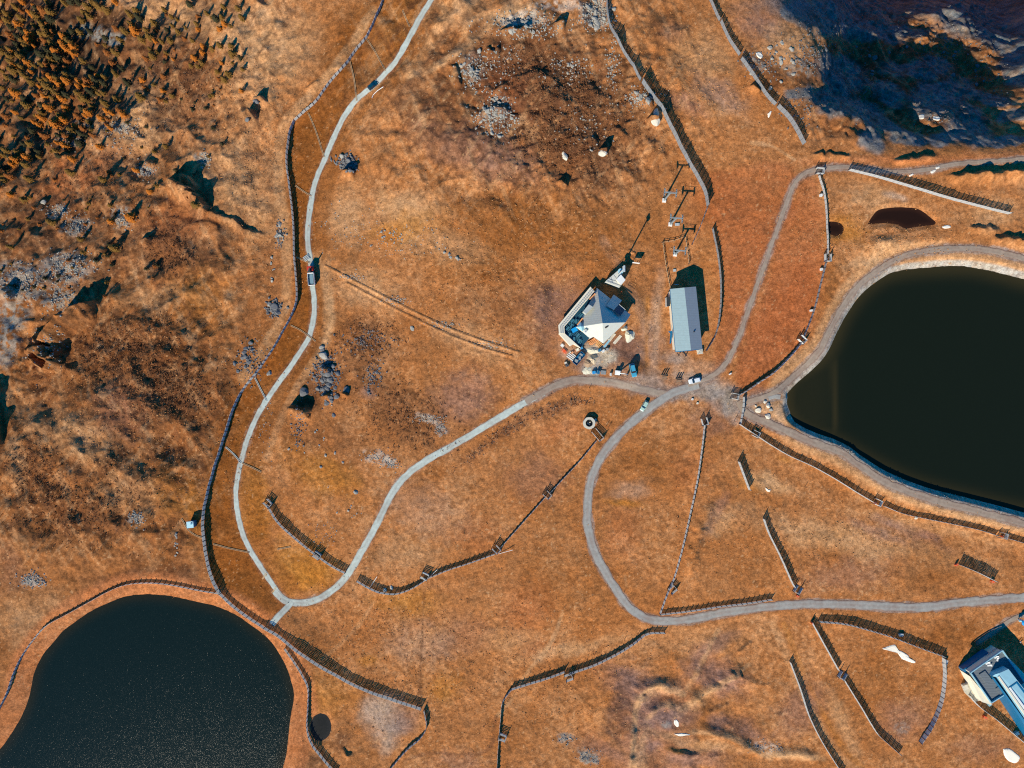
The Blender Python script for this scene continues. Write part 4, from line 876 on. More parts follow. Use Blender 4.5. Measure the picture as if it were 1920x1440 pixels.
M_tb = mat('teal_table', (58,112,130), .6, .1)
def table_things():
    t = empty('terrace_table', (0, 0, 0)); obj('table_top', MB().box((0, 0, .74), (1.6, .7, .06)), M_tb, t)
    for s_ in (-1, 1): obj('bench', MB().box((0, s_ * .75, .42), (1.6, .28, .05)).box((-.6, s_ * .75, .2), (.06, .25, .4)).box((.6, s_ * .75, .2), (.06, .25, .4)), M_tb, t)
    for s_ in (-1, 1): obj('leg', MB().box((s_ * .6, 0, .36), (.08, .5, .72)), M_darkm, t)
    return t
tb = table_things(); tag(tb, 'teal table with benches on the dark restaurant terrace', 'table', 'tables on the dark terrace'); first = True
for i, (px, py) in enumerate([(1064, 616), (1071, 611), (1080, 603), (1090, 592), (1068, 628), (1076, 636), (1083, 629), (1086, 640), (1100, 580), (1073, 602)]):
    t = tb if first else copy_tree(tb); first = False
    x, y = unproj(px, py, lambda a, b: np.full_like(a, B.z), 2.0); t.location = (float(x), float(y), B.z + 2.0); t.rotation_euler.z = R(50 + 17 * (i % 3))

# --- long grey hall
H_ = Bld('hall', 'long grey hall with a low gabled metal roof beside the red ski slope', 'hall', 1284, 600)
M_hw = seam_mat('ribbed_roof_sun_side', (152,174,176), 'Y', .9, .5, .93); M_he = seam_mat('ribbed_roof_shade_side', (138,148,156), 'Y', .9, .5, .93)  # same roof metal; sunlit and shaded slope put into the two colours
nw, ne, se, s2 = (1256.7, 541.8), (1304.9, 537.3), (1317, 653.8), (1267, 659); r0, r1 = (1283.2, 539.2), (1295.6, 656.4)
H_.slab('wall', [(1258.4, 545), (1302, 541), (1313, 650), (1267.6, 654.5)], 5.4, M_wallw)
H_.slab('roof_slope', [nw, r0, r1, s2], [5.6, 7.4, 7.4, 5.6], M_hw, th=.2); H_.slab('roof_slope', [r0, ne, se, r1], [7.42, 5.6, 5.6, 7.42], M_he, th=.2)
H_.slab('fascia', [(1255.8, 541.9), (1257, 541.8), (1267.3, 659), (1266.1, 659.2)], 5.45, M_tealb, th=.3); H_.slab('fascia', [(1267, 659), (1295.6, 656.4), (1317, 653.8), (1317.1, 654.9), (1295.6, 657.6), (1267.1, 660.2)], [5.5, 7.3, 5.5, 5.5, 7.3, 5.5], M_tealb, th=.3)
sp = H_.slab('side_porch', [(1250.5, 557), (1255, 557), (1255.6, 573), (1251, 574)], 3.2, M_galv, base=0); H_.slab('porch_roof', [(1249.8, 556.4), (1256, 556.4), (1256.4, 574), (1250.4, 574.6)], 3.35, M_darkm, parent=sp, th=.1)
H_.slab('blue_canopy', [(1252.6, 621.5), (1260.6, 620), (1261, 624), (1258.6, 644), (1255.6, 644.6), (1256.6, 625)], 3.0, M_tealb, th=.12)
pl = H_.slab('loading_platform', [(1307, 655), (1317.5, 654), (1318, 663), (1309, 664.4)], 1.2, M_stone)
H_.rail('platform_rail', [(1309, 664), (1317.6, 662.6)], 1.2, M_galv, parent=pl)
for py in (580, 595, 610, 632, 645): H_.box('window', 1257.2 + (py - 541) * .088, py, 1.6, (.12, 1.8, 1.3), M_glass, R(-5))
dr = H_.box('door', 1283, 657.4, 0, (3.6, .14, 3.6), M_darkm, R(5)); H_.box('handle', 1284, 657.9, 1.2, (.5, .3, .08), M_galv, R(5), parent=dr)
H_.box('snow_guard', 1268.5, 533.4, 2.8, (1.4, .15, .3), M_white, 0)
H_.box('roof_vent', 1301.5, 622, 6.6, (.5, .3, .5), M_darkm, 0)

# --- blue building at the lower right
Z_ = Bld('lodge', 'blue and white lodge with a flat terrace roof at the lower right edge', 'lodge', 1870, 1280)
Z_.slab('wall', [(1879.5, 1221), (1821, 1262), (1858.6, 1315.5), (1880, 1302), (1960, 1402), (2010, 1350), (1925, 1268)], 6.4, M_wallw)
fr = [(1879, 1219), (1819, 1261), (1858, 1317.5), (1881, 1303), (1921, 1280)]
M_plank = seam_mat('roof_planks', (112,120,124), 'Y', .6, .8, .6)
Z_.slab('terrace_roof', fr, 6.6, M_plank, base=6.3)
for a, b_, dpt in (((1879, 1219), (1819, 1261), 1), ((1819, 1261), (1858, 1317.5), 0), ((1858, 1317.5), (1881, 1303), 0), ((1879, 1219), (1921, 1280), 0)):
    A = Z_.p(*a, 7.0); Bq = Z_.p(*b_, 7.0); obj('parapet', MB().beam(A, Bq, .34, .8), M_ltblue if dpt or True else M_white, Z_.root)
Z_.slab('lower_wing', [(1819, 1261), (1862, 1232), (1852, 1222), (1806, 1255.5), (1812, 1265)], 3.0, M_tealb)
tp = planeh(0, (1860, 1269, 8.6), (1893, 1255, 9.8), (1918, 1352, 8.6), [(1950, 1340)])
Z_.slab('barrel_hall', [(1860, 1269), (1865, 1272.5), (1921, 1350), (1953, 1395), (1948, 1402), (1916, 1352)], [7.4, 8.8, 8.8, 8.8, 7.4, 7.4], M_tealb, base=0)
Z_.slab('barrel_roof', [(1860.5, 1268), (1866, 1264.5), (1873, 1262.5), (1891, 1254.5), (1990, 1382), (1958, 1400), (1871, 1270)], [8.4, 9.2, 9.6, 9.6, 9.6, 9.4, 9.4], M_ltblue, base=6)
Z_.slab('skylight_band', [(1871.5, 1269.6), (1873.6, 1267.4), (1960, 1389), (1957, 1392)], 9.75, M_wallw, base=9.0)
Z_.slab('skylight_band', [(1892, 1290), (1894.4, 1288.4), (1940, 1350), (1936.6, 1352.4)], 9.85, M_white, base=9.0)
Z_.slab('roof_frame', [(1893, 1288), (1905, 1279.6), (1906.4, 1281.2), (1895, 1289.4)], 9.8, M_tealb, base=9.0)
Z_.slab('roof_frame', [(1905, 1279.6), (1907, 1278.4), (1950, 1336), (1947.6, 1337)], 9.82, M_tealb, base=9.0)
Z_.slab('cream_stair_wall', [(1818.5, 1268), (1816, 1266.5), (1842, 1316.5), (1858.6, 1322), (1859, 1316.5)], 5.2, M_wallw)
M_tdeck = seam_mat('bleached_deck', (196,190,170), 'X', .5, .85, .72)
Z_.slab('side_deck', [(1820.4, 1277), (1806, 1288), (1812, 1301), (1828, 1316), (1845, 1312)], 1.4, M_tdeck)
Z_.slab('stone_corner', [(1806, 1286), (1814, 1283.5), (1816, 1291), (1810, 1295)], 1.7, M_stone)
Z_.box('roof_pot', 1859, 1222.5, 3.1, (.5, .5, .5), M_white)
Z_.rail('roof_rail', [(1846, 1228), (1866, 1214), (1871, 1222)], 3.0, M_tealb)
Z_.slab('stair_box', [(1867, 1291), (1876, 1303.6), (1881, 1300.6), (1872, 1288)], 6.9, M_plank, base=6.3)
Z_.slab('plank_bench', [(1836, 1265), (1847, 1258), (1861, 1276), (1850, 1283)], 7.0, M_plank, base=6.3)
for px, py, rz in ((1849.6, 1243.2, .5), (1853, 1247, .1), (1866, 1232, .5), (1869, 1236.4, 1.4)):
    x, y = unproj(px, py, lambda a, b: np.full_like(a, Z_.z), 6.6)
    t = empty('sun_lounger', (float(x), float(y), Z_.z + 6.6), rz); tag(t, 'white sun lounger on the plank roof of the lodge', 'lounger', 'white loungers on the lodge roof')
    obj('seat', MB().box((0, 0, .34), (1.1, .62, .1)), M_white, t); obj('backrest', MB().beam((.5, 0, .36), (.95, 0, .8), .62, .08), M_white, t)
    for a in (-.45, .45):
        for c_ in (-.25, .25): obj('leg', MB().box((a, c_, .15), (.06, .06, .3)), M_galv, t)

# --- lower lift station with its plank deck and tall pole
L_ = Bld('lift_station', 'pale lift station deck with a white cabin beside the restaurant', 'lift station', 1156, 522)
L_.slab('platform', [(1135, 528), (1159, 507), (1165, 514), (1172.6, 525), (1162, 538.5)], 3.0, mat('station_deck', (206,208,200), .7, .08, 2))
for a, b_ in (((1140, 523), (1168, 530)), ((1138, 527), (1164, 536)), ((1145, 519), (1150, 533)), ((1150, 514.5), (1158, 525))):
    obj('floor_joint', MB().beam(L_.p(*a, 3.04), L_.p(*b_, 3.04), .14, .08), M_grey, L_.root)
L_.rail('deck_rail', [(1135.6, 528), (1161.5, 538)], 3.0, M_galv); L_.rail('deck_rail', [(1136, 527), (1158.6, 507.6)], 3.0, M_galv)
cb = L_.slab('cabin', [(1156.4, 524), (1164.4, 516), (1172, 525), (1164, 532.5)], 5.0, M_wallw, base=3.0); L_.slab('cabin_roof', [(1155.6, 524), (1164.2, 514.8), (1173, 525), (1164, 533.8)], 5.2, M_white, parent=cb, th=.16)
o = obj('bullwheel', MB().tube(L_.p(1163.6, 508.6, 4.4), L_.p(1163.6, 508.6, 4.7), 1.0, n=20), M_ltblue, L_.root); obj('hub', MB().tube(L_.p(1163.6, 508.6, 3.0), L_.p(1163.6, 508.6, 4.9), .25), M_darkm, o)
L_.box('drive_box', 1162.8, 513, 3.0, (.8, .8, 1.2), M_white, .4)
c = P(1157.5, 517); t = empty('lattice_mast', c); tag(t, 'tall slim mast rising behind the pale lift station deck', 'mast')
obj('pole', MB().tube((0, 0, 0), (0, 0, 16.5), .32, .2, 12), M_galv, t); obj('mast_head', MB().box((0, 0, 16.2), (.5, 2.2, .5)).tube((0, -.9, 15.6), (0, .9, 15.6), .5, n=8), M_galv, t); obj('base_plate', MB().box((0, 0, .15), (1.2, 1.2, .3)), M_conc, t)

# --- lift pylons
M_pyl = mat('pylon_steel', (136,148,150), .5, .1, 3, spec=.4)
def pylon(px, py, h, label, rz):
    t = empty('lift_pylon', P(px, py), rz); tag(t, label, 'lift pylon', 'lift pylons above the hall')
    obj('footing', MB().box((0, 0, .35), (1.45, 1.45, .9), taper=.85), M_white, t)
    obj('mast', MB().tube((0, 0, .6), (0, 0, h), .34, .24, 12), M_pyl, t)
    obj('crossarm', MB().box((0, 0, h), (4.4, .3, .34)).box((0, 0, h - .5), (.5, .5, .6)), M_pyl, t)
    for s_ in (-1, 1):
        sh = obj('sheave_train', MB().box((s_ * 2.1, 0, h - .15), (.12, 3.2, .3)).box((s_ * 2.1, 0, h + .25), (.5, 2.8, .06)), M_pyl, t)
        for k_ in range(4): obj('sheave', MB().tube((s_ * 2.1 - .1, -1.2 + .8 * k_, h + .1), (s_ * 2.1 + .1, -1.2 + .8 * k_, h + .1), .28, n=10), M_darkm, sh)
    lad = MB()
    for k_ in range(int(h / .5)): lad.box((0, .42, .8 + k_ * .5), (.4, .04, .04))
    obj('ladder', lad.beam((-.2, .42, .6), (-.2, .42, h - .4), .05, .05).beam((.2, .42, .6), (.2, .42, h - .4), .05, .05), M_pyl, t)
    obj('lift_frame', MB().beam((-1.9, 0, h + .2), (-1.9, 0, h + 1.3), .08, .08).beam((1.9, 0, h + .2), (1.9, 0, h + 1.3), .08, .08).beam((-2.3, 0, h + 1.3), (2.3, 0, h + 1.3), .08, .08), M_pyl, t)
pylon(1245, 376, 10.5, 'topmost lift pylon with the longest shadow reaching the tall fence', R(-5)); pylon(1256.5, 421, 10.0, 'middle lift pylon above the fenced yard', R(-5)); pylon(1265.5, 477, 7.4, 'short lift pylon inside the fenced yard of the hall', R(-5))
# thin yard fence, boards, hut, well
def rope_fence(pts, label, h=1.2):
    a = np.array(pts, float); x, y = unproj(a[:, 0], a[:, 1], gz); p = dense(np.stack([x, y], 1), 2.2); z = gz(p[:, 0], p[:, 1]); t = empty('post_and_rail_fence', (p[0][0], p[0][1], float(z[0]))); tag(t, label, 'fence'); o0 = Vector(t.location)
    for hh in (.5, 1.05):
        mb = MB()
        for i in range(len(p) - 1): mb.beam(Vector((*p[i], z[i] + hh)) - o0, Vector((*p[i + 1], z[i + 1] + hh)) - o0, .1, .12)
        obj('rail', mb, M_drain, t)
    for i in range(len(p)):
        o = bpy.data.objects.new('post', post_me); C.objects.link(o); o.parent = t; o.location = Vector((*p[i], z[i] - .1)) - o0; o.scale = (1, 1, h + .1)
rope_fence([(1256, 541), (1248, 500), (1242, 455)], 'rail fence on the left side of the pylon yard'); rope_fence([(1242, 455), (1262, 452), (1284, 444)], 'rail fence on the upper side of the pylon yard'); rope_fence([(1284, 444), (1288, 470), (1291, 495)], 'rail fence on the right side of the pylon yard')
t = empty('information_board', P(1190.5, 495), R(-8)); tag(t, 'pale information board on two posts between station and pylons', 'sign board')
obj('panel', MB().box((0, 0, 2.3), (2.6, .16, 1.5)), M_white, t)
for s_ in (-1, 1): obj('post', MB().box((s_ * 1.15, 0, 1.2), (.14, .14, 2.4)), M_oldwood, t)
t = empty('hut', P(363, 981), R(5)); tag(t, 'small pale blue hut with a mast left of the dark fence', 'hut')
obj('wall', MB().box((0, 0, 1.4), (2.3, 2.2, 2.8)), M_tealb, t); obj('roof', MB().box((0, 0, 2.9), (2.5, 2.4, .2)), mat('hut_roof', (186,226,232), .5, .04, 2), t)
obj('door', MB().box((0, -1.13, 1.0), (.8, .08, 1.9)), M_galv, t); obj('mast', MB().tube((1.0, .9, 0), (1.0, .9, 4.6), .07), M_galv, t); obj('ventilator', MB().box((.5, .3, 3.15), (.5, .5, .4)), M_ltblue, t)
t = empty('stone_well', P(1104, 793)); tag(t, 'round stone ring well in the meadow below the restaurant road', 'well')
mb = MB(); n = 28; ro, ri, hh = 2.25, 1.35, 1.7; vs = []
for z, r in ((0, ro), (hh, ro), (hh, ri), (.25, ri)):
    for k_ in range(n): a = 2 * PI * k_ / n; q = r * (1 + .02 * math.sin(7 * a)); vs.append((q * math.cos(a), q * math.sin(a), z - .3 if z == 0 else z))
mb.add(vs, [(j * n + k_, j * n + (k_ + 1) % n, (j + 1) * n + (k_ + 1) % n, (j + 1) * n + k_) for j in range(3) for k_ in range(n)])
obj('ring_wall', mb, M_stone, t); obj('floor', MB().tube((0, 0, .1), (0, 0, .28), 1.38, n=24), M_darkm, t)
obj('rubble', MB().box((.3, .2, .5), (.6, .3, .5), .6).box((-.4, -.1, .45), (.5, .5, .4), .2).box((.1, -.5, .4), (.3, .7, .3), 1), M_stone, t)
obj('step', MB().box((2.4, 1.2, .3), (.9, .7, .6), .5), M_stone, t); obj('bench', MB().box((2.8, .3, .45), (.5, 1.3, .1), .3).box((2.8, .3, .2), (.3, 1.0, .4), .3), M_oldwood, t)

# ------------------------------------------------------------------ vehicles
def paint(nm, rgb): return mat(nm, rgb, .3, .04, 2, spec=.6)
def wheel(t, x, y, r=.33, w_=.22):
    o = obj('wheel', MB().tube((x, y - w_ / 2, r), (x, y + w_ / 2, r), r, n=16), M_black, t)
    obj('rim', MB().tube((x, y - w_ / 2 - .01, r), (x, y + w_ / 2 + .01, r), r * .6, n=12), M_galv, o)
def car(px, py, a, L, Wd, Hh, m, label, cat='car', pickup=False):
    t = empty('parked_car' if not pickup else 'pickup_truck', P(px, py), a); tag(t, label, cat)
    hw = Wd / 2
    def loft(secs, name, mm, bevel=.05):
        vs = []; 
        for x, w0, w1, z0, z1 in secs: vs += [(x, -w0, z0), (x, w0, z0), (x, w1, z1), (x, -w1, z1)]
        fs = [(0, 1, 2, 3)]; n_ = len(secs)
        for i in range(n_ - 1):
            for k_ in range(4): a_ = i * 4 + k_; b__ = i * 4 + (k_ + 1) % 4; fs.append((a_, a_ + 4, b__ + 4, b__))
        fs.append(((n_ - 1) * 4 + 3, (n_ - 1) * 4 + 2, (n_ - 1) * 4 + 1, (n_ - 1) * 4))
        return obj(name, MB().add(vs, [tuple(f) for f in fs]), mm, t, bevel=bevel)
    h1 = Hh * .58
    body = loft([(-L / 2, hw * .86, hw * .8, .35, h1 * .86), (-L / 2 + .12, hw * .96, hw * .9, .25, h1 * .97), (-L * .2, hw, hw * .94, .22, h1), (L * .15, hw, hw * .94, .22, h1), (L * .42, hw * .95, hw * .84, .25, h1 * .9), (L / 2 - .03, hw * .82, hw * .74, .32, h1 * .72)], 'body', m)
    c0, c1 = (-.44 * L, .2 * L) if not pickup else (-.08 * L, .25 * L)
    cabin = loft([(c0, hw * .84, hw * .74, h1 - .05, h1 + .04), (c0 + .28, hw * .88, hw * .72, h1 - .05, Hh - .06), (c1 - .75, hw * .88, hw * .72, h1 - .05, Hh - .04), (c1, hw * .86, hw * .76, h1 - .05, h1 + .03)], 'windows', M_glass, .03)
    loft([(c0 + .26, hw * .72, hw * .66, Hh - .07, Hh - .01), (c0 + .5, hw * .74, hw * .68, Hh - .06, Hh + .02), (c1 - .9, hw * .74, hw * .68, Hh - .06, Hh + .02), (c1 - .72, hw * .7, hw * .64, Hh - .08, Hh - .02)], 'roof', m, .02)
    if pickup:
        obj('load_bed', MB().box((-L * .29, 0, h1 + .02), (L * .38, Wd * .78, .04)), M_grey, t)
        for s_ in (-1, 1): obj('bed_side', MB().box((-L * .29, s_ * hw * .86, h1 + .12), (L * .38, .08, .28)), m, t)
    for sx in (-1, 1):
        for sy in (-1, 1): wheel(t, sx * L * .31, sy * (hw - .12))
    for s_ in (-1, 1):
        obj('headlight', MB().box((L / 2 - .06, s_ * hw * .62, h1 * .72), (.12, .34, .16)), M_white, t); obj('tail_light', MB().box((-L / 2 + .02, s_ * hw * .7, h1 * .8), (.08, .24, .16)), mat('red_lens', (170,20,18), .3), t)
        obj('mirror', MB().box((L * .14, s_ * (hw + .08), h1 + .1), (.14, .2, .14)), m, t)
    return t
car(1301.5, 713.5, R(14) + PI, 4.6, 1.9, 1.6, paint('white_car_paint', (226,232,234)), 'white car parked at the road junction below the hall')
car(1186.5, 694.5, R(-76), 5.0, 2.0, 2.1, paint('blue_van_paint', (70,160,190)), 'blue topped van with pale bonnet beside the digger', 'van')
car(1207.5, 761, R(60) + PI, 4.3, 1.75, 1.5, paint('pale_green_paint', (176,206,190)), 'small pale green car where the two tracks meet')
car(699.5, 161, R(40), 4.2, 1.8, 1.45, paint('petrol_paint', (8,66,86)), 'dark teal car driving on the pale road at the upper left')
# lorry
t = empty('lorry', P(585.5, 519), R(95)); tag(t, 'red cab lorry with an open white tipper body on the pale road', 'lorry')
obj('chassis', MB().box((0, 0, .75), (7.0, 1.0, .3)), M_darkm, t)
cb = obj('cab', MB().box((2.7, 0, 1.75), (1.7, 2.2, 2.1), taper=.93), mat('red_cab_paint', (206,66,52), .35, .05), t, bevel=.08); obj('windscreen', MB().box((3.53, 0, 2.1), (.08, 1.8, .8)), M_glass, cb); obj('side_window', MB().box((2.9, 0, 2.15), (.8, 2.2, .6)), M_glass, cb)
obj('bed_floor', MB().box((-1.2, 0, 1.15), (4.4, 2.2, .1)), M_tealb, t)
for s_ in (-1, 1): obj('bed_side', MB().box((-1.2, s_ * 1.12, 1.75), (4.4, .09, 1.2)), M_white, t)
for x in (-3.4, 1.0): obj('bed_end', MB().box((x, 0, 1.75), (.12 if x < 0 else .3, 2.2, 1.2 if x < 0 else 1.5)), M_white, t)
obj('crane_column', MB().box((1.55, 0, 2.0), (.5, .7, 2.8)).beam((1.55, 0, 3.3), (2.5, -.6, 4.9), .35, .35).beam((2.5, -.6, 4.9), (1.2, .5, 3.9), .3, .3), M_darkm, t)
obj('load', MB().box((-1.2, -.2, 1.6), (3.6, 1.1, .8), .03).box((-1.4, .6, 1.45), (3.0, .5, .5), -.04), mat('tarp_grey', (120,150,160), .7), t)
for x in (2.6, -1.6, -2.7):
    for s_ in (-1, 1): wheel(t, x, s_ * 1.0, .5, .32)
for s_ in (-1, 1): obj('headlight', MB().box((3.56, s_ * .8, 1.0), (.08, .3, .2)), M_white, t)
# excavator
t = empty('digger', P(1158.5, 699), R(-5)); tag(t, 'small white digger with its arm stretched right beside the blue topped van', 'digger')
for s_ in (-1, 1): obj('track', MB().box((0, s_ * .75, .3), (2.2, .4, .55)), M_black, t, bevel=.12)
obj('upper_body', MB().box((-.25, 0, .95), (1.9, 1.7, .75)), M_white, t, bevel=.12); cb = obj('cab', MB().box((.15, .35, 1.8), (1.0, .85, 1.2), taper=.9), M_white, t, bevel=.06); obj('cab_window', MB().box((.62, .35, 1.9), (.1, .7, .7)), M_glass, cb)
obj('boom', MB().beam((.6, -.2, 1.1), (2.2, -.25, 2.9), .28, .34), M_white, t); obj('stick', MB().beam((2.2, -.25, 2.9), (3.5, -.3, 1.2), .22, .26), M_white, t); obj('bucket', MB().box((3.5, -.3, .8), (.6, .7, .6), taper=.7), M_darkm, t)

# ------------------------------------------------------------------ people (seen standing and by their long shadows)
def person(px, py, rz, label, top, trousers, hair, step=.12):
    t = empty('person', P(px, py), rz); tag(t, label, 'person')
    V = [(0,0,.93),(0,0,1.12),(0,0,1.36),(0,0,1.50),(0,.02,1.60),(0,.02,1.70),(-.19,0,1.42),(-.27,.02,1.14),(-.25,.12,.90),(.19,0,1.42),(.27,.02,1.14),(.25,.12,.90),(-.10,0,.88),(-.11,step,.48),(-.11,step*.6,.08),(-.11,step*.6+.14,.04),(.10,0,.88),(.11,-step*.4,.48),(.11,-step,.08),(.11,-step+.14,.04)]
    E = [(0,1),(1,2),(2,3),(3,4),(4,5),(2,6),(6,7),(7,8),(2,9),(9,10),(10,11),(0,12),(12,13),(13,14),(14,15),(0,16),(16,17),(17,18),(18,19)]
    Rr = [.15,.15,.18,.06,.10,.09,.07,.052,.036,.07,.052,.036,.10,.07,.05,.045,.10,.07,.05,.045]
    me_ = bpy.data.meshes.new('body'); me_.from_pydata(V, E, []); o = bpy.data.objects.new('body', me_); C.objects.link(o); o.parent = t
    me_.materials.append(top)
    sk = o.modifiers.new('skin', 'SKIN'); lay = me_.skin_vertices[0] if me_.skin_vertices else me_.attributes and None
    if not me_.skin_vertices:
        bpy.context.view_layer.objects.active = o; bpy.ops.mesh.customdata_skin_add(); 
    for i, r in enumerate(Rr): me_.skin_vertices[0].data[i].radius = (r, r)
    me_.skin_vertices[0].data[0].use_root = True
    o.modifiers.new('sub', 'SUBSURF').levels = 1
    obj('trousers', MB().tube((-.10, 0, .95), (-.11, step, .48), .125, .10, 10).tube((-.11, step, .48), (-.11, step * .6, .1), .10, .08, 10).tube((.10, 0, .95), (.11, -step * .4, .48), .125, .10, 10).tube((.11, -step * .4, .48), (.11, -step, .1), .10, .08, 10), trousers, t)
    h_ = MB(); 
    for i in range(6):
        a0 = PI / 2 * i / 6; a1 = PI / 2 * (i + 1) / 6
        h_.tube((0, 0, 1.68 + .115 * math.sin(a0)), (0, 0, 1.68 + .115 * math.sin(a1)), .118 * math.cos(a0) + .002, .118 * math.cos(a1) + .002, 12)
    obj('hair', h_, hair, t)
    return t
M_skin = mat('skin', (206,150,120), .6); cl1 = mat('white_jacket', (226,222,214), .8); cl2 = mat('dark_jacket', (60,56,66), .8); cl3 = mat('red_jacket', (170,40,34), .8); tr = mat('dark_trousers', (40,42,52), .85); hr_ = mat('brown_hair', (60,40,26), .8)
person(1909.5, 1202, 1.2, 'person in a white jacket standing on the soil beside the lodge', cl1, tr, hr_); person(1911.5, 1205, -.6, 'person in a dark jacket standing close behind the one in white by the lodge', cl2, tr, hr_)

# marker stakes, seen mostly by their shadows
M_stake = mat('stake_wood', (120,90,64), .85)
SL = [(1104.5,728,1.5,'below the bend of the restaurant road'),(1182,775,1.6,'left of the pale green car'),(1215,626,1.9,'between restaurant and hall'),(1509,913,1.7,'below the reservoir, right of the lone fence'),(1449,893,1.0,'beside the lone white fence'),(1115,1228,1.2,'left of the striped fence gap'),(1170,1200,1.3,'above the striped fence'),(1197,1187,1.3,'close to the end of the striped fence'),(721,167,2.0,'right of the dark teal car'),(645,245,1.6,'right of the wide road bend'),(1136,800,1.8,'above the well fence screen, left one of two'),(1141,801,1.8,'above the well fence screen, right one of two'),(1376,790,3.0,'leaning beside the thick grey fence'),(610,520,1.4,'right of the red cab lorry'),(1164,548,2.0,'in the shadow between station and restaurant')]
for px, py, h, lab in SL:
    t = empty('marker_stake', P(px, py)); tag(t, 'thin wooden marker stake ' + lab, 'stake', 'marker stakes dotted over the meadow')
    obj('shaft', MB().tube((0, 0, -.1), (.05, .03, h), .09, .07, 8), M_stake, t); obj('cap', MB().tube((.05, .03, h), (.05, .03, h + .12), .1, .06, 8), M_orange if h > 1.7 else M_stake, t)

# ------------------------------------------------------------------ yard clutter
def pile(name, label, cat, px, py, a, n_, size, m, spread=.3, jit=.1, group=None, lift=0):
    """a stack of separate planks, bars or sacks"""
    t = empty(name, P(px, py), a); tag(t, label, cat, group)
    for i in range(n_):
        k_ = i % 4; lv = i // 4
        obj('plank', MB().box((random.uniform(-jit, jit), (k_ - 1.5) * size[1] * (1 + spread), size[2] * (lv + .5) + lift), size, random.uniform(-jit, jit) * .4), m, t)
    return t
pile('plank_stack', 'stack of white planks left of the dark blue skip', 'planks', 1071, 668, R(-38), 8, (2.9, .34, .18), M_white, .9)
pile('plank_stack', 'heap of pale planks leaning at the south corner of the pyramid roof', 'planks', 1147, 632, R(50), 6, (3.4, .22, .1), M_wallw, .3)
pile('plank_stack', 'single row of long pale boards on the soil below the restaurant', 'planks', 1157, 636, R(50), 3, (4.0, .3, .12), M_wallw, .2)
pile('plank_stack', 'orange timber pile in the notch of the restaurant roof', 'planks', 1112, 640, R(35), 10, (2.8, .3, .25), M_peachw, .5, .5, lift=.2)
pile('plank_stack', 'second orange timber pile right under the roof notch', 'planks', 1122, 645, R(-40), 8, (2.2, .3, .22), M_wood, .5, .5, lift=.1)
pile('plank_stack', 'brown beams at the lower end of the restaurant terrace', 'planks', 1081, 652, R(60), 6, (1.8, .3, .3), M_oldwood, .4, .2)
pile('pallet_stack', 'grey pallet beside the row of building supplies along the road', 'pallet', 1131, 698.5, R(-4), 8, (1.9, .32, .2), M_grey, .15, .03)
pile('metal_bar_stack', 'striped stack of metal bars on the roadside above the lorry', 'metal bars', 575, 484, R(35), 8, (2.2, .25, .22), M_galv, 1.0, .03)
t = empty('skip', P(1085, 672), R(50)); tag(t, 'dark blue open skip left of the sand heap', 'skip')
obj('floor', MB().box((0, 0, .3), (5.0, 2.0, .1)), M_tealb, t)
for s_ in (-1, 1): obj('side_wall', MB().box((0, s_ * 1.0, .75), (5.0, .08, 1.0)), M_tealb, t)
for s_ in (-1, 1): obj('end_wall', MB().box((s_ * 2.5, 0, .75), (.08, 2.08, 1.0)), M_tealb, t)
obj('rubble', MB().box((-1.4, .1, .6), (1.2, 1.2, .5), .3).box((.3, -.2, .55), (1.2, .8, .4), .8).box((1.6, .2, .55), (.7, 1.2, .4), .2), M_grey, t)
def heap(name, label, cat, px, py, rx, ry, hh, m, rz=0, seed=1, rimmed=False):
    t_ = P(px, py); n_, k2 = 14, 36; vs = []; rs = np.random.RandomState(seed); ph = rs.rand(6) * 6
    for i in range(n_ + 1):
        r = i / n_
        for k_ in range(k2):
            a = 2 * PI * k_ / k2; q = r * (1 + .10 * math.sin(3 * a + ph[0]) + .06 * math.sin(5 * a + ph[1]) + .04 * math.sin(9 * a + ph[2]))
            z = hh * (1 - sst(r)) * (1 + .1 * math.sin(4 * a + 6 * r)) + rs.uniform(-.04, .04) - .12 * r
            if rimmed: z = hh * (math.exp(-((r - .62) / .2) ** 2)) * (1 + .12 * math.sin(3 * a)) - .1
            vs.append((rx * q * math.cos(a), ry * q * math.sin(a), z))
    fs = [(i * k2 + k_, (i + 1) * k2 + k_, (i + 1) * k2 + (k_ + 1) % k2, i * k2 + (k_ + 1) % k2) for i in range(n_) for k_ in range(k2)]
    o = obj(name, MB().add(vs, fs), m, None, t_, rz, smooth=True); tag(o, label, cat); return o
def sst(x): x = max(0, min(1, x)); return x * x * (3 - 2 * x)
M_sand = mat('sand', (206,184,152), .95, .08, 1.5, bump=.4); M_sand2 = mat('brown_sand', (168,140,112), .95, .1, 2, bump=.4); M_heaps = mat('pale_gravel_heap', (214,208,184), .95, .16, 1.2, bump=.8)
heap('sand_heap', 'brown rounded sand heap in the middle of the building yard', 'sand heap', 1104, 681, 2.3, 2.0, 1.3, M_sand2, .5, 2)
heap('sand_heap', 'pale sand ridge curving behind the brown heap', 'sand heap', 1111, 674, 2.6, 2.2, 1.5, M_sand, 1.0, 3)
heap('gravel_heap', 'pale flat gravel spread at the yard entrance', 'gravel heap', 1101, 694, 2.6, 2.0, .5, M_heaps, .9, 4)
heap('rubble_heap', 'white rubble heap at the east corner of the restaurant', 'rubble heap', 1179, 628, 2.1, 2.6, 1.4, M_heaps, .2, 5)
heap('rubble_heap', 'small white rubble heap against the roof edge', 'rubble heap', 1171, 616, 1.6, 1.0, 1.2, M_heaps, .6, 6)
heap('rubble_heap', 'pale rubble in front of the restaurant notch', 'rubble heap', 1113, 657, 3.6, 1.6, .7, M_heaps, 0, 7)
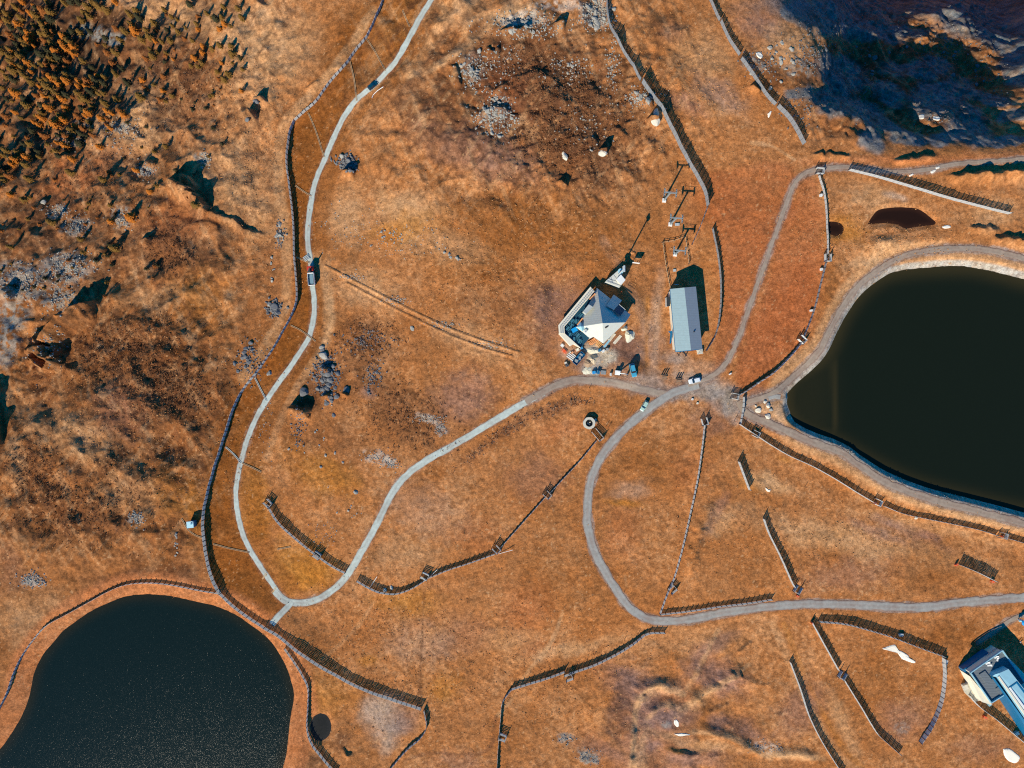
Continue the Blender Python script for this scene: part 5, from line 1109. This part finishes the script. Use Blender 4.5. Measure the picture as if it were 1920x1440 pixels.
def crate(name, label, cat, px, py, d, m, rz, mt=None, grp=None):
    t = empty(name, P(px, py), rz); tag(t, label, cat, grp); obj('box_body', MB().box((0, 0, d[2] / 2), d, 0, .96), m, t, bevel=.04)
    obj('lid', MB().box((0, 0, d[2] + .04), (d[0] * 1.03, d[1] * 1.03, .08)), mt or m, t)
    for s_ in (-1, 1): obj('strap', MB().box((s_ * d[0] * .3, 0, d[2] / 2 + .05), (.08, d[1] * 1.05, d[2] + .12)), M_grey, t)
CR = [('crate','blue and white bundle beside the road, left of two','supply bundle',1113,698.5,(1.3,1.0,1.0),M_white,.2,M_blue),('crate','bright blue bundle beside the road, right of two','supply bundle',1121,698,(1.3,1.2,1.1),M_blue,-.3,M_tealb),
 ('crate','small brown box left of the digger','box',1144.5,702,(.6,1.0,1.0),M_wallw,.0,M_white),('crate','black and white machine crates by the canopy','crate',1124,657,(1.2,1.0,1.0),M_darkm,.4,M_tealb),('crate','white bag next to the black crates','bag',1131,658,(1.2,.9,.7),M_white,.7,M_white),
 ('crate','dark grey crate by the canopy corner','crate',1138,655,(1.0,.8,.9),M_darkm,.2,M_grey),('crate','peach coloured crate below the terrace','crate',1082.5,656,(1.2,1.0,.8),M_peachw,.5,M_wallw),('crate','small peach box above the white planks','box',1072.5,661.5,(1.0,.7,.6),M_peachw,.6,M_peachw),
 ('crate','orange tarp bundle left of the terrace corner','tarp',1058,658.5,(1.8,.9,.6),M_orange,-.8,M_orange),('crate','black crate below the orange tarp','crate',1063,685,(1.2,1.0,.8),M_darkm,.4,M_darkm),('crate','white box below the terrace corner','box',1060.5,680.5,(.9,.7,.6),M_white,.3,M_wallw),
 ('crate','striped black box above the orange tarp','box',1054,648,(1.2,1.0,.6),M_darkm,-.7,M_white),('crate','bright blue tarp at the lowest terrace corner','tarp',1090,652.5,(.9,.9,.8),M_blue,.4,M_blue),('crate','orange topped hydrant box in the reservoir fence passage','box',1640,942.5,(.7,.6,.8),M_orange,.2,M_orange),
 ('crate','orange hydrant box in the last reservoir fence passage','box',1877.5,1005,(.7,.6,.8),M_orange,.2,M_orange),('crate','orange mat on the corner of the terrace fence by the lodge','mat',1845,1343.5,(1.5,.7,.9),M_orange,-.6,M_orange),('crate','orange mat at the left end of the isolated fence','mat',1791.5,1058,(1.1,.5,1.0),M_orange,.6,M_orange),
 ('crate','orange mat at the right end of the isolated fence','mat',1859,1089.5,(1.3,.5,1.0),M_orange,-.5,M_orange),('crate','orange mat at the passage above the grey track','mat',1494.5,1117,(1.1,.5,.8),M_orange,-.6,M_orange),('crate','orange mat on top of the white fence below the track','mat',1521,1167,(.9,.4,1.6),M_orange,-.5,M_orange),
 ('crate','bright blue tarp bundle by the lodge terrace fence','tarp',1853,1319,(1.2,.9,1.0),M_ltblue,.6,M_ltblue),('crate','pale blue snow gun cover on the lower terrace fence shadow','cover',1903.5,1373.5,(1.6,1.2,1.0),M_ltblue,.5,M_ltblue),('crate','grey box at the end of the ladder like fence','box',1770,1240,(1.4,1.8,1.1),M_grey,-.3,M_galv),
 ('crate','tiny white cover on the meadow below the junction, upper one','cover',1298,748.5,(.7,.7,.4),M_white,.3,M_white),('crate','tiny cream cover on the meadow below the junction, lower one','cover',1307.5,756,(.7,.7,.4),M_wallw,.3,M_wallw),('crate','pale cover in the arched fence shadow above the snow','cover',1688,1189.5,(1.5,.9,.8),M_galv,.1,M_galv),
 ('crate','white hydrant left of the upright fence, upper one','hydrant',1538,367,(.9,.9,1.0),M_white,.1,M_white),('crate','white hydrant left of the upright fence, middle one','hydrant',1539,505.5,(.8,.9,.9),M_white,.1,M_white),('crate','white hydrant left of the thin fence, lower one','hydrant',1520,582.5,(.9,.7,.9),M_white,.1,M_white),
 ('crate','small white box by the hall slope road','box',1368.5,701,(.9,.5,.7),M_white,.6,M_white),('crate','grey cover beside the middle pylon','cover',1269.5,421,(1.6,.9,.3),M_galv,.05,M_galv),('crate','pale cover inside the hall yard','cover',1264.5,507,(1.1,.9,.3),M_galv,.05,M_galv)]
for a in CR: crate(*a)
def bench_set(px, py, rz, label, k3):
    t = empty('bench_set', P(px, py), rz); tag(t, label, 'bench set', 'bench sets at the road junction')
    obj('table_top', MB().box((0, 0, .76), (1.9, .8, .06)), M_oldwood, t)
    for s_ in (-1, 1):
        obj('bench', MB().box((0, s_ * .85, .46), (1.9, .3, .05)), M_oldwood, t); obj('leg', MB().beam((s_ * .7, -.7, 0), (s_ * .7, .2, .75), .1, .08).beam((s_ * .7, .7, 0), (s_ * .7, -.2, .75), .1, .08), M_oldwood, t)
    for k_ in range(k3): obj('backrest', MB().box((-.8 + k_ * .8, 1.05, 1.0), (.45, .12, 2.0)), M_post, t)
bench_set(1245, 708, .1, 'brown bench set above the track, left of the grey one', 3); bench_set(1272, 715, .1, 'grey bench set next to the white car', 3)
t = empty('ski_rack', P(1271, 665), .6); tag(t, 'small dark rack in front of the hall, left one', 'rack'); obj('bar', MB().box((0, 0, 1.0), (.3, 1.1, .1)), M_darkm, t); obj('leg', MB().box((0, .5, .5), (.3, .1, 1.0)), M_darkm, t); obj('leg', MB().box((0, -.5, .5), (.3, .1, 1.0)), M_darkm, t)
t2 = copy_tree(t); t2.location = P(1283, 664); t2.scale = (1.8, 1.6, 1.5); t2['label'] = 'bigger dark rack in front of the hall, right one'
t = empty('parasol', P(1911.5, 1164)); tag(t, 'bright blue parasol beside the narrow path at the right edge', 'parasol')
obj('pole', MB().tube((0, 0, 0), (0, 0, 3.0), .05), M_white, t)
mb = MB(); n = 10; vs = [(0, 0, 3.1)] + [(1.0 * math.cos(2 * PI * k_ / n), 1.0 * math.sin(2 * PI * k_ / n), 2.6) for k_ in range(n)] + [(0, 0, 3.0)] + [(1.0 * math.cos(2 * PI * k_ / n), 1.0 * math.sin(2 * PI * k_ / n), 2.5) for k_ in range(n)]
fs = [(0, 1 + k_, 1 + (k_ + 1) % n) for k_ in range(n)] + [(n + 1, n + 2 + (k_ + 1) % n, n + 2 + k_) for k_ in range(n)] + [(1 + k_, n + 2 + k_, n + 2 + (k_ + 1) % n, 1 + (k_ + 1) % n) for k_ in range(n)]
obj('canopy', mb.add(vs, fs), M_blue, t); obj('foot', MB().tube((0, 0, 0), (0, 0, .15), .4, .35), M_conc, t)
o = empty('snow_gun', P(1908.5, 1161.5)); tag(o, 'pale cyan machine standing just left of the bright blue parasol', 'machine'); obj('barrel', MB().tube((-.5, 0, 1.3), (.6, 0, 1.6), .45, .5, 14), M_ltblue, o); obj('stand', MB().tube((0, 0, 0), (0, 0, 1.2), .2, .15), M_galv, o)
# loose poles on the meadow fence
for a, b_, lab in [((694, 1101), (707, 1081), 'white pole leaning over the first fence passage'), ((801, 1086), (820, 1068), 'white pole leaning over the west end of the gentle fence'), ((936, 1038), (962, 1031), 'thin white pole lying beside the middle passage')]:
    A = P(*a) + Vector((0, 0, .2)); Bq = P(*b_, 1.2); t = obj('leaning_pole', MB().beam(Vector((0, 0, 0)), Bq - A, .13, .13), M_white, None, A); tag(t, lab, 'pole', 'loose white poles by the fences')
A = P(698, 180); mb = MB(); pr = [P(697.5, 184), P(700, 178), P(708, 170), P(719, 163)]
for q in range(3): mb.tube(pr[q] - A + Vector((0, 0, .15)), pr[q + 1] - A + Vector((0, 0, .15)), .12, n=8)
tag(obj('hose', mb, M_white, None, A), 'thin white hose lying beside the road below the teal car', 'hose')

# ------------------------------------------------------------------ snow patches
M_snow = mat('old_snow', (240,232,214), .7, .03, 1)
SN = [([(1654,1216),(1668,1211),(1678,1209),(1680,1217),(1690,1221),(1702,1228),(1706,1234),(1716,1240),(1713,1243),(1700,1239),(1690,1234),(1682,1224),(1668,1220)],'long wing shaped snow patch inside the arched fence'),
 ([(1881,1404),(1893,1404),(1903,1411),(1912,1420),(1905,1430),(1892,1427),(1883,1416)],'oval snow patch at the bottom right corner'),([(1264,1350),(1270,1350),(1273,1359),(1270,1363),(1264,1357)],'small upright snow patch among the hummocks'),
 ([(1264,1376),(1280,1375),(1294,1377),(1284,1379),(1274,1380)],'thin flat snow patch below the small upright one'),([(1766,425),(1776,422),(1783,425),(1778,428),(1770,428)],'small snow patch right of the larger brown pool'),
 ([(1417,99),(1424,98),(1430,104),(1426,110),(1420,106)],'snow patch by the blue stones beside the fence'),([(1439,214),(1445,208),(1446,211),(1441,221)],'sliver of snow left of the lowest wide fence'),
 ([(1744,322),(1752,318),(1755,319),(1748,325)],'tiny snow patch on the track, left of two'),([(1754,314),(1761,312),(1761,315),(1755,317)],'tiny snow patch on the track, right of two'),([(1704,329),(1711,325),(1712,328),(1706,331)],'tiny snow patch below the track by the wide fence'),
 ([(1435,914),(1442,920),(1445,917),(1443,922),(1437,920)],'small curl of snow right of the lone short fence'),([(1722,216),(1732,215),(1732,222),(1724,223)],'rocky bright patch in the shadowed slope, left one'),([(1750,218),(1762,220),(1760,226),(1750,224)],'rocky bright patch in the shadowed slope, right one')]
for poly, lab in SN:
    a = np.array(poly, float); cx, cy = a.mean(0); pts = dense(np.vstack([a, a[:1]]), 1.0)[:-1]; n = len(pts); rs = np.random.RandomState(int(cx)); c = P(cx, cy); vs = []
    for r in (0.0, .3, .6, .85, 1.0, 1.03):
        for k_ in range(n):
            q = (cx + (pts[k_][0] - cx) * r + (rs.normal(0, .25) if r > .8 else 0), cy + (pts[k_][1] - cy) * r + (rs.normal(0, .25) if r > .8 else 0)); x, y = unproj(*q, gz); z = float(gz(x, y)) + (.22 if r < .9 else .10 if r < 1.02 else -.12)
            vs.append((float(x) - c.x, float(y) - c.y, z - c.z))
    fs = [(i * n + k_, i * n + (k_ + 1) % n, (i + 1) * n + (k_ + 1) % n, (i + 1) * n + k_) for i in range(5) for k_ in range(n)]
    o = obj('snow_patch', MB().add(vs, fs), M_snow, None, c, smooth=True); tag(o, lab, 'snow patch', 'old snow patches', kind='thing')

# ------------------------------------------------------------------ rocks
def rock_me(name, seed, m, flat=.7):
    bm = bmesh.new(); bmesh.ops.create_icosphere(bm, subdivisions=2, radius=1); rs = np.random.RandomState(seed); pl_ = [(rs.normal(size=3), rs.uniform(.55, .85)) for _ in range(9)]
    pl_ = [(Vector(v / np.linalg.norm(v)), d) for v, d in pl_]
    for v in bm.verts:
        for nrm, d in pl_:
            k_ = v.co.dot(nrm)
            if k_ > d: v.co -= nrm * (k_ - d)
        v.co += Vector(rs.normal(0, .03, 3)); v.co.z *= flat
    me_ = bpy.data.meshes.new(name); bm.to_mesh(me_); bm.free(); me_.materials.append(m); return me_
M_rock = mat('grey_rock', (158,154,144), .9, .28, 1.8, bump=.8); M_rockd = mat('dark_rock', (112,112,112), .9, .3, 1.8, bump=.8); M_rockp = mat('pale_rock', (214,204,184), .9, .15, 2, bump=.6)
RK = [rock_me('boulder', 10 + i, M_rock, .6 + .08 * (i % 3)) for i in range(4)]; RKD = [rock_me('boulder', 30 + i, M_rockd, .6) for i in range(3)]; RKP = [rock_me('boulder', 50 + i, M_rockp, .7) for i in range(2)]
def boulder(px, py, r, label, kind=0, grp=None, sz=None):
    c = P(px, py); o = bpy.data.objects.new('boulder', random.choice((RK, RKD, RKP)[kind])); C.objects.link(o); s_ = sz or (random.uniform(.8, 1.3), random.uniform(.8, 1.2), random.uniform(.7, 1.1))
    o.location = (c.x, c.y, c.z + r * .15); o.scale = (r * s_[0], r * s_[1], r * s_[2]); o.rotation_euler = (random.uniform(-.3, .3), random.uniform(-.3, .3), random.uniform(0, 6.3)); tag(o, label, 'boulder', grp, 'thing'); return o
for px, py, r, kd, lab in [(607,666,1.8,0,'big grey boulder with a long shadow right of the road below the lorry'),(1229,228,2.0,2,'big pale boulder against the tall fence, lower of two'),(1230,212,1.6,2,'pale boulder against the tall fence, upper of two'),(1130,287,1.7,2,'pale boulder with a dark shadow in the heath left of the pylons'),
    (655,302,1.3,1,'dark boulder in the pit right of the wide road bend'),(642,294,1.1,0,'grey boulder at the edge of the dark pit'),(773,616,.9,0,'small grey boulder alone on the slope below the double ditch'),(514,577,1.5,1,'dark blue grey boulder left of the curved fence'),(506,570,1.1,0,'grey boulder touching the dark blue grey one'),(522,586,1.0,1,'lower dark boulder of the cluster left of the curved fence'),
    (1216,190,1.3,0,'largest rounded grey stone where the stone line nears the tall fence'),(1200,185,1.2,0,'grey stone in the line left of the tall fence'),(667,923,.9,0,'pale boulder near the middle of the left hill'),(1058,293,1.6,2,'pale sandy rock at the top of the dark gully'),(463,224,1.0,1,'dark rock above the bright slope at the upper left'),(505,700,1.0,0,'grey rock on the bench edge'),
    (1434,753,.9,2,'cream boulder in the grass island, uppermost'),(1440,760,1.3,2,'cream boulder in the grass island, largest'),(1422,769,1.2,2,'cream boulder in the grass island, leftmost'),(1446,768,1.0,0,'grey boulder in the grass island, right'),(1439,780,1.3,2,'cream boulder in the grass island, lowest'),(1417,761,.5,2,'tiny cream stone in the grass island'),
    (722,1106,.8,2,'pale stone in the shadow of the sagging fence, left'),(734,1102,.9,2,'pale stone in the shadow of the sagging fence, right'),(570,735,2.2,1,'dark rock in the heap above the lower road bend'),(650,732,1.5,1,'dark rock east of the stone outcrop'),(480,190,1.2,1,'dark crag on the bright upper left slope'),(1717,971,.8,2,'white stone on the middle reservoir fence'),(1421,718+0,.6,2,'white stone below the blue grey fence'),(604,650,1.2,0,'grey stone behind the big shadowed boulder'),(82,380,1.4,0,'grey boulder on the far left hillside')]:
    boulder(px, py, r, lab, kd)
FIELDS = [(612,700,20,34,34,1.2,'the stone outcrop right of the lower road',1),(618,735,12,26,18,1.1,'the foot of the stone outcrop',1),(885,135,24,26,18,1.0,'the hilltop rock field',0),(930,220,30,32,26,1.0,'the lower hilltop rock field',0),(1120,28,26,28,14,1.2,'the scree under the upper fence',0),(985,45,50,18,16,1.1,'the bright rocks at the top edge',0),
 (1070,125,24,16,8,.9,'the rocks in the upper heath',0),(1200,180,20,16,7,.9,'the stones left of the tall fence',0),(525,440,8,24,12,.8,'the stone row left of the road fence',0),(470,668,22,34,16,1.0,'the stones above the left fence bend',1),(720,440,40,30,14,.6,'the yellow slope in the middle',0),(850,480,26,12,8,.7,'the slope above the double ditch',0),(600,830,50,60,14,.6,'the slope inside the left loop',0),
 (1470,110,40,40,20,1.1,'the shadowed rocks beside the fence',0),(1600,110,70,60,16,1.1,'the upper shadowed slope',1),(1800,120,90,60,14,1.2,'the right shadowed slope',1),(330,1020,3,40,10,.7,'the short stone row above the pond',0),(700,705,12,30,10,.8,'the stones east of the outcrop',1),(512,500,8,40,6,.8,'the stones left of the long fence',0),(655,960,40,14,8,.5,'the slope above the white road',0)]
for cx, cy, rx, ry, n, r, lab, kd in FIELDS:
    for i in range(n):
        rr_ = random.uniform(.45, 1.0); ox, oy = random.gauss(0, rx * .5), random.gauss(0, ry * .5); boulder(cx + ox, cy + oy, r * rr_, ('big ' if rr_ > .82 else 'small ' if rr_ < .62 else 'middling ') + ('dark' if kd else 'grey') + ' boulder ' + ('upper ' if oy < 0 else 'lower ') + ('left' if ox < 0 else 'right') + ' in ' + lab, kd, 'boulders in ' + lab)
def scree(label, blobs, n, r0, r1, m, seed):
    rs = np.random.RandomState(seed); px = []; py = []
    for cx, cy, rx, ry, wgt in blobs:
        k_ = int(n * wgt); px += list(cx + rs.normal(0, rx * .5, k_)); py += list(cy + rs.normal(0, ry * .5, k_))
    x, y = unproj(np.array(px), np.array(py), gz); z = gz(x, y); k_ = len(x); base = np.array([(1, 0, 0), (0, 1, 0), (-1, 0, 0), (0, -1, 0), (.3, .3, .8), (-.4, .3, .7), (0, -.5, .75)], float)
    F = [(0, 1, 4), (1, 5, 4), (1, 2, 5), (2, 3, 5), (3, 6, 5), (3, 0, 6), (0, 4, 6), (4, 5, 6)]
    r = rs.uniform(r0, r1, k_); th = rs.rand(k_) * 6.3; V = base[None] * (r[:, None, None] * rs.uniform(.6, 1.3, (k_, 7, 3)))
    Xr = V[..., 0] * np.cos(th)[:, None] - V[..., 1] * np.sin(th)[:, None] + x[:, None]; Yr = V[..., 0] * np.sin(th)[:, None] + V[..., 1] * np.cos(th)[:, None] + y[:, None]; Zr = V[..., 2] + z[:, None] - .05
    co_ = np.stack([Xr, Yr, Zr], -1).reshape(-1, 3); fs = (np.array(F)[None] + 7 * np.arange(k_)[:, None, None]).reshape(-1, 3)
    me_ = bpy.data.meshes.new('scree'); me_.from_pydata(co_.tolist(), [], fs.tolist()); me_.update(); o = obj('scree', me_, m); tag(o, label, 'scree', kind='stuff')
scree('loose grey stones on the hilltop rock fields', [(885,135,36,40,.3),(930,215,40,44,.6),(985,45,80,26,.6),(1120,28,34,30,.5),(1070,130,50,30,.2),(1200,185,34,26,.2),(1090,230,60,50,.15),(940,120,40,40,.2),(1150,130,14,60,.2)], 620, .15, .5, M_rock, 1)
scree('loose grey stones on the forest hillside', [(40,530,50,34,.6),(130,500,46,30,.6),(115,560,30,30,.3),(230,410,24,20,.2),(110,395,26,14,.2),(145,425,26,20,.2),(385,300,10,14,.15),(270,320,20,12,.2),(130,262,24,16,.15),(225,240,26,10,.15),(62,1088,26,14,.3),(255,972,14,14,.2),(90,640,40,50,.2),(225,250,60,40,.2)], 560, .15, .5, M_rock, 2)
scree('dark rubble in the pit and beside the curved fence', [(648,300,20,16,.6),(656,310,14,10,.4),(514,578,16,14,.6)], 160, .25, .8, M_rockd, 9)
scree('dark loose stones round the outcrop by the lower road', [(612,700,26,40,.8),(700,700,20,40,.2),(690,640,50,20,.3),(470,680,30,40,.4),(525,440,10,30,.2),(650,305,16,12,.2),(560,800,14,50,.2),(515,578,16,16,.2)], 500, .15, .5, M_rockd, 3)
scree('bright stones scattered on the shadowed slope at the upper right', [(1560,70,80,50,.5),(1760,80,90,50,.6),(1850,150,60,60,.3),(1620,180,60,50,.4),(1430,120,40,30,.4),(1520,110,40,30,.4),(1770,200,60,50,.3),(1500,200,40,40,.3)], 380, .15, .5, M_rockd, 4)
scree('pale stone fans beside the white road', [(800,785,30,8,.5),(826,803,12,14,.4),(712,858,30,12,.5),(735,870,14,10,.3),(1105,1418,26,16,.3),(1060,1385,18,12,.2),(1440,1400,40,14,.3)], 300, .12, .36, M_rock, 5)
scree('stones along the double ditch and the reservoir shore', [(660,520,30,8,.2),(740,562,30,8,.2),(830,610,30,8,.2),(920,645,40,10,.2),(500,800,20,60,.1),(1600,845,30,8,.3),(1700,895,50,10,.3),(1800,930,60,8,.3),(650,430,60,50,.2),(750,450,90,40,.4),(850,1040,60,40,.0),(600,1000,30,30,.15)], 420, .1, .36, M_rock, 6)

# rough brush along the restaurant road and on the heath
def brush(label, blobs, n, r0, r1, m, seed):
    rs = np.random.RandomState(seed); px = []; py = []
    for cx, cy, rx, ry, a, wgt in blobs:
        k_ = int(n * wgt); q = rs.normal(0, .5, (k_, 2)) * [rx, ry]; ca, sa = math.cos(R(a)), math.sin(R(a)); px += list(cx + q[:, 0] * ca - q[:, 1] * sa); py += list(cy + q[:, 0] * sa + q[:, 1] * ca)
    x, y = unproj(np.array(px), np.array(py), gz); z = gz(x, y); k_ = len(x); nb = 7
    r = rs.uniform(r0, r1, k_); V = rs.normal(0, .5, (k_, nb, 3)) * [1, 1, .45]; V[..., 2] = abs(V[..., 2]); c0 = V * r[:, None, None] + np.stack([x, y, z + .05], -1)[:, None]
    s_ = (.34 * r)[:, None, None, None]; tri = rs.normal(0, 1, (k_, nb, 3, 3)) * s_; co_ = (c0[:, :, None] + tri).reshape(-1, 3); fs = np.arange(len(co_)).reshape(-1, 3)
    me_ = bpy.data.meshes.new('heath_scrub'); me_.from_pydata(co_.tolist(), [], fs.tolist()); me_.update(); o = obj('heath_scrub', me_, m); tag(o, label, 'scrub', kind='stuff')
M_br1 = mat('brown_scrub', (136,92,60), .95, .2, 1); M_br2 = mat('tan_tussock', (206,150,96), .95, .2, 1); M_br3 = mat('grey_scrub', (158,122,94), .95, .2, 1)
brush('grey brown scrub on the bank below the restaurant road', [(960,800,60,12,-30,1),(1040,765,60,14,-20,1),(890,852,44,10,-35,.5),(1090,752,30,10,10,.4)], 120, .3, .55, M_br3, 11)
brush('dark heather on the slopes', [(240,660,120,70,-10,1),(320,730,90,60,0,.8),(1090,200,110,80,20,1),(1040,270,120,50,15,.8),(150,950,140,70,0,.7),(690,640,60,50,0,.3),(760,780,90,60,30,.5),(1000,130,100,60,0,.5),(60,880,60,60,0,.4),(200,330,160,120,0,.8),(330,170,120,90,0,.6),(320,470,60,60,0,.4)], 1300, .25, .6, M_br1, 12)
brush('dry straw tussocks over the grassland', [(960,480,300,200,0,1),(250,800,260,200,0,1),(1300,200,200,160,0,.4),(480,300,100,220,0,.4),(1650,450,200,60,0,.3),(1500,1000,400,80,0,.3),(1000,1250,300,150,0,.4),(700,1200,200,160,0,.4)], 2600, .2, .45, M_br2, 13)

# ------------------------------------------------------------------ trees on the forest hillside
def crown_me(seed, m, h, w, n, loose=.12, pointy=1.0):
    rs = np.random.RandomState(seed); vs = []; fs = []
    lay = 11
    for i in range(n):
        t = rs.rand() ** .8; lz = (math.floor(t * lay) + .35 * rs.rand()) / lay; z = h * (.12 + .88 * lz)
        rad = w * .5 * ((1 - lz) ** (.8 * pointy)) * (.55 + .45 * math.sin(lz * 37 + seed)) + .08; a = rs.rand() * 2 * PI; rr = rad * math.sqrt(rs.rand()) * 1.0 + rs.normal(0, loose * .5)
        rr *= 1 + .25 * math.sin(3 * a + seed + 9 * lz)
        c = np.array([rr * math.cos(a), rr * math.sin(a), z - .22 * rr]); s_ = rs.uniform(.14, .30) * (w / 2.2) ** .6
        d = np.array([math.cos(a), math.sin(a), -.25]) * s_ * 1.5; e = np.cross(d, [0, 0, 1]); e = e / (np.linalg.norm(e) + 1e-6) * s_ * .6 + rs.normal(0, .05, 3); o_ = len(vs)
        vs += [tuple(c - e), tuple(c + e), tuple(c + d + rs.normal(0, .05, 3)), tuple(c - d * .3 + [0, 0, s_ * .5])]; fs += [(o_, o_ + 1, o_ + 2), (o_, o_ + 1, o_ + 3)]
    me_ = bpy.data.meshes.new('crown'); me_.from_pydata(vs, [], fs); me_.update(); me_.materials.append(m); return me_
def trunk_me(h, limbs, seed):
    rs = np.random.RandomState(seed); mb = MB().tube((0, 0, -.4), (0, 0, h * .5), .16, .10, 7).tube((0, 0, h * .5), (0, 0, h * .97), .10, .02, 6)
    for i in range(limbs): a = rs.rand() * 6.3; z = h * rs.uniform(.2, .85); L = (1 - z / h) * 1.1 + .2; mb.tube((0, 0, z), (L * math.cos(a), L * math.sin(a), z - .1), .035, .012, 4)
    me_ = mb.mesh('trunk'); me_.materials.append(mat('larch_bark', (96,74,58), .95, .2, 5)); return me_
F_or = mat('golden_larch', (190,112,36), .9, .22, 1.2); F_ol = mat('olive_larch', (128,94,40), .9, .25, 1.2); F_dk = mat('dark_spruce', (62,58,34), .9, .25, 1.2); F_br = mat('rusty_larch', (152,90,40), .9, .22, 1.2)
KIND = {}
for kd, m, nm, cat in (('or', F_or, 'larch', 'larch'), ('ol', F_ol, 'larch', 'larch'), ('br', F_br, 'larch', 'larch'), ('dk', F_dk, 'spruce', 'spruce')):
    KIND[kd] = [(crown_me(100 + i * 7 + ord(kd[0]), m, 5.0, (3.4, 3.9, 3.0)[i], 760, .14, .9 if kd != 'dk' else 1.1), trunk_me(5.0, 14, i + 5), nm, cat) for i in range(3)]
rs = np.random.RandomState(5); TB = [(60,50,70,60,1.0),(120,120,60,60,1.0),(160,165,50,36,.9),(30,110,50,60,.8),(170,20,60,30,.35),(130,225,70,30,.75),(60,280,60,30,.6),(20,305,30,36,.8),(330,50,110,36,.45),(380,100,60,36,.5),(300,95,40,26,.5),(250,150,60,40,.25),(30,200,50,40,.35),(90,240,50,30,.5),(200,215,40,20,.55),(270,60,50,40,.3),(420,150,20,20,.3),(230,350,120,60,.06),(180,420,120,60,.05),(60,420,60,60,.06)]
pts = []; tries = 0
while len(pts) < 298 and tries < 60000:
    tries += 1; x = rs.uniform(-25, 470); y = rs.uniform(-12, 470); dn = max(wg * math.exp(-((x - a) / rx) ** 2 - ((y - b_) / ry) ** 2) for a, b_, rx, ry, wg in TB)
    if rs.rand() < dn and all((x - p[0]) ** 2 + (y - p[1]) ** 2 > (8.2 if dn > .5 else 10) ** 2 for p in pts): pts.append((x, y, dn))
def zone(x, y):
    if x > 280 and y < 200: return ('in the right half of the tree slope' if x > 350 else 'in the left half of the tree slope') + (' near the top edge' if y < 60 else ' at mid height' if y < 110 else ' at its lower side')
    if y > 330: return 'standing alone low on the stony hillside' if x > 120 else 'standing alone at the left edge of the stony hillside'
    if y > 200: return 'along the lower forest edge' + (' by the left border' if x < 60 else ' by the grey scree' if x > 120 else '')
    if x > 190: return 'in the gap right of the dense forest' + (', upper part' if y < 90 else ', lower part')
    return 'in the dense forest, ' + ('top ' if y < 65 else 'middle ' if y < 130 else 'lower ') + ('left' if x < 90 else 'right')
KN = {'or': 'golden orange larch', 'ol': 'olive brown larch', 'br': 'rusty brown larch', 'dk': 'dark green spruce'}
for x, y, dn in pts:
    edge = y > 190 and x < 260; q = rs.rand()
    kd = 'or' if q < (.40 if edge else .28 if dn > .6 and x < 160 else .14) else 'ol' if q < .68 else 'br' if q < .82 else 'dk'
    cm, tm, nm, cat = KIND[kd][rs.randint(3)]; c = P(x + 3, y + 5); t = empty(nm, c, rs.rand() * 6.3); s_ = rs.uniform(.62, 1.12) * (1.0 if x < 280 else .78); t.scale = (s_ * rs.uniform(.9, 1.2), s_ * rs.uniform(.9, 1.2), s_)
    tag(t, ('tall ' if s_ > .98 else 'short ' if s_ < .75 else 'medium ') + KN[kd] + ' ' + zone(x, y), cat, KN[kd] + ' trees ' + zone(x, y))
    for me_, pn in ((cm, 'crown'), (tm, 'trunk')):
        o = bpy.data.objects.new(pn, me_); C.objects.link(o); o.parent = t
# low bushes
BM = [crown_me(300 + i, m, 1.7, 1.9, 160, .2, .6) for i, m in enumerate((F_ol, F_dk, F_br))]
for i in range(170):
    x = rs.uniform(0, 470); y = rs.uniform(20, 560)
    if x + y * .5 > 560 or x > 440: continue
    bi = rs.randint(3); bn = ('olive', 'dark green', 'rusty brown')[bi]; o = bpy.data.objects.new('dwarf_bush', BM[bi]); C.objects.link(o); o.location = P(x, y) - Vector((0, 0, .2)); s_ = rs.uniform(.6, 1.3); o.scale = (s_, s_, s_); o.rotation_euler.z = rs.rand() * 6
    wz = 'between the hillside trees' if y <= 200 else 'on the upper stony hillside' if y < 330 else 'on the middle stony hillside' if y < 450 else 'low on the stony hillside'
    tag(o, ('tiny ' if s_ < .8 else 'broad ' if s_ > 1.08 else 'low ') + bn + ' bush ' + wz + (', far left' if x < 110 else ', further right' if x > 270 else ''), 'bush', bn + ' bushes ' + wz, 'thing')
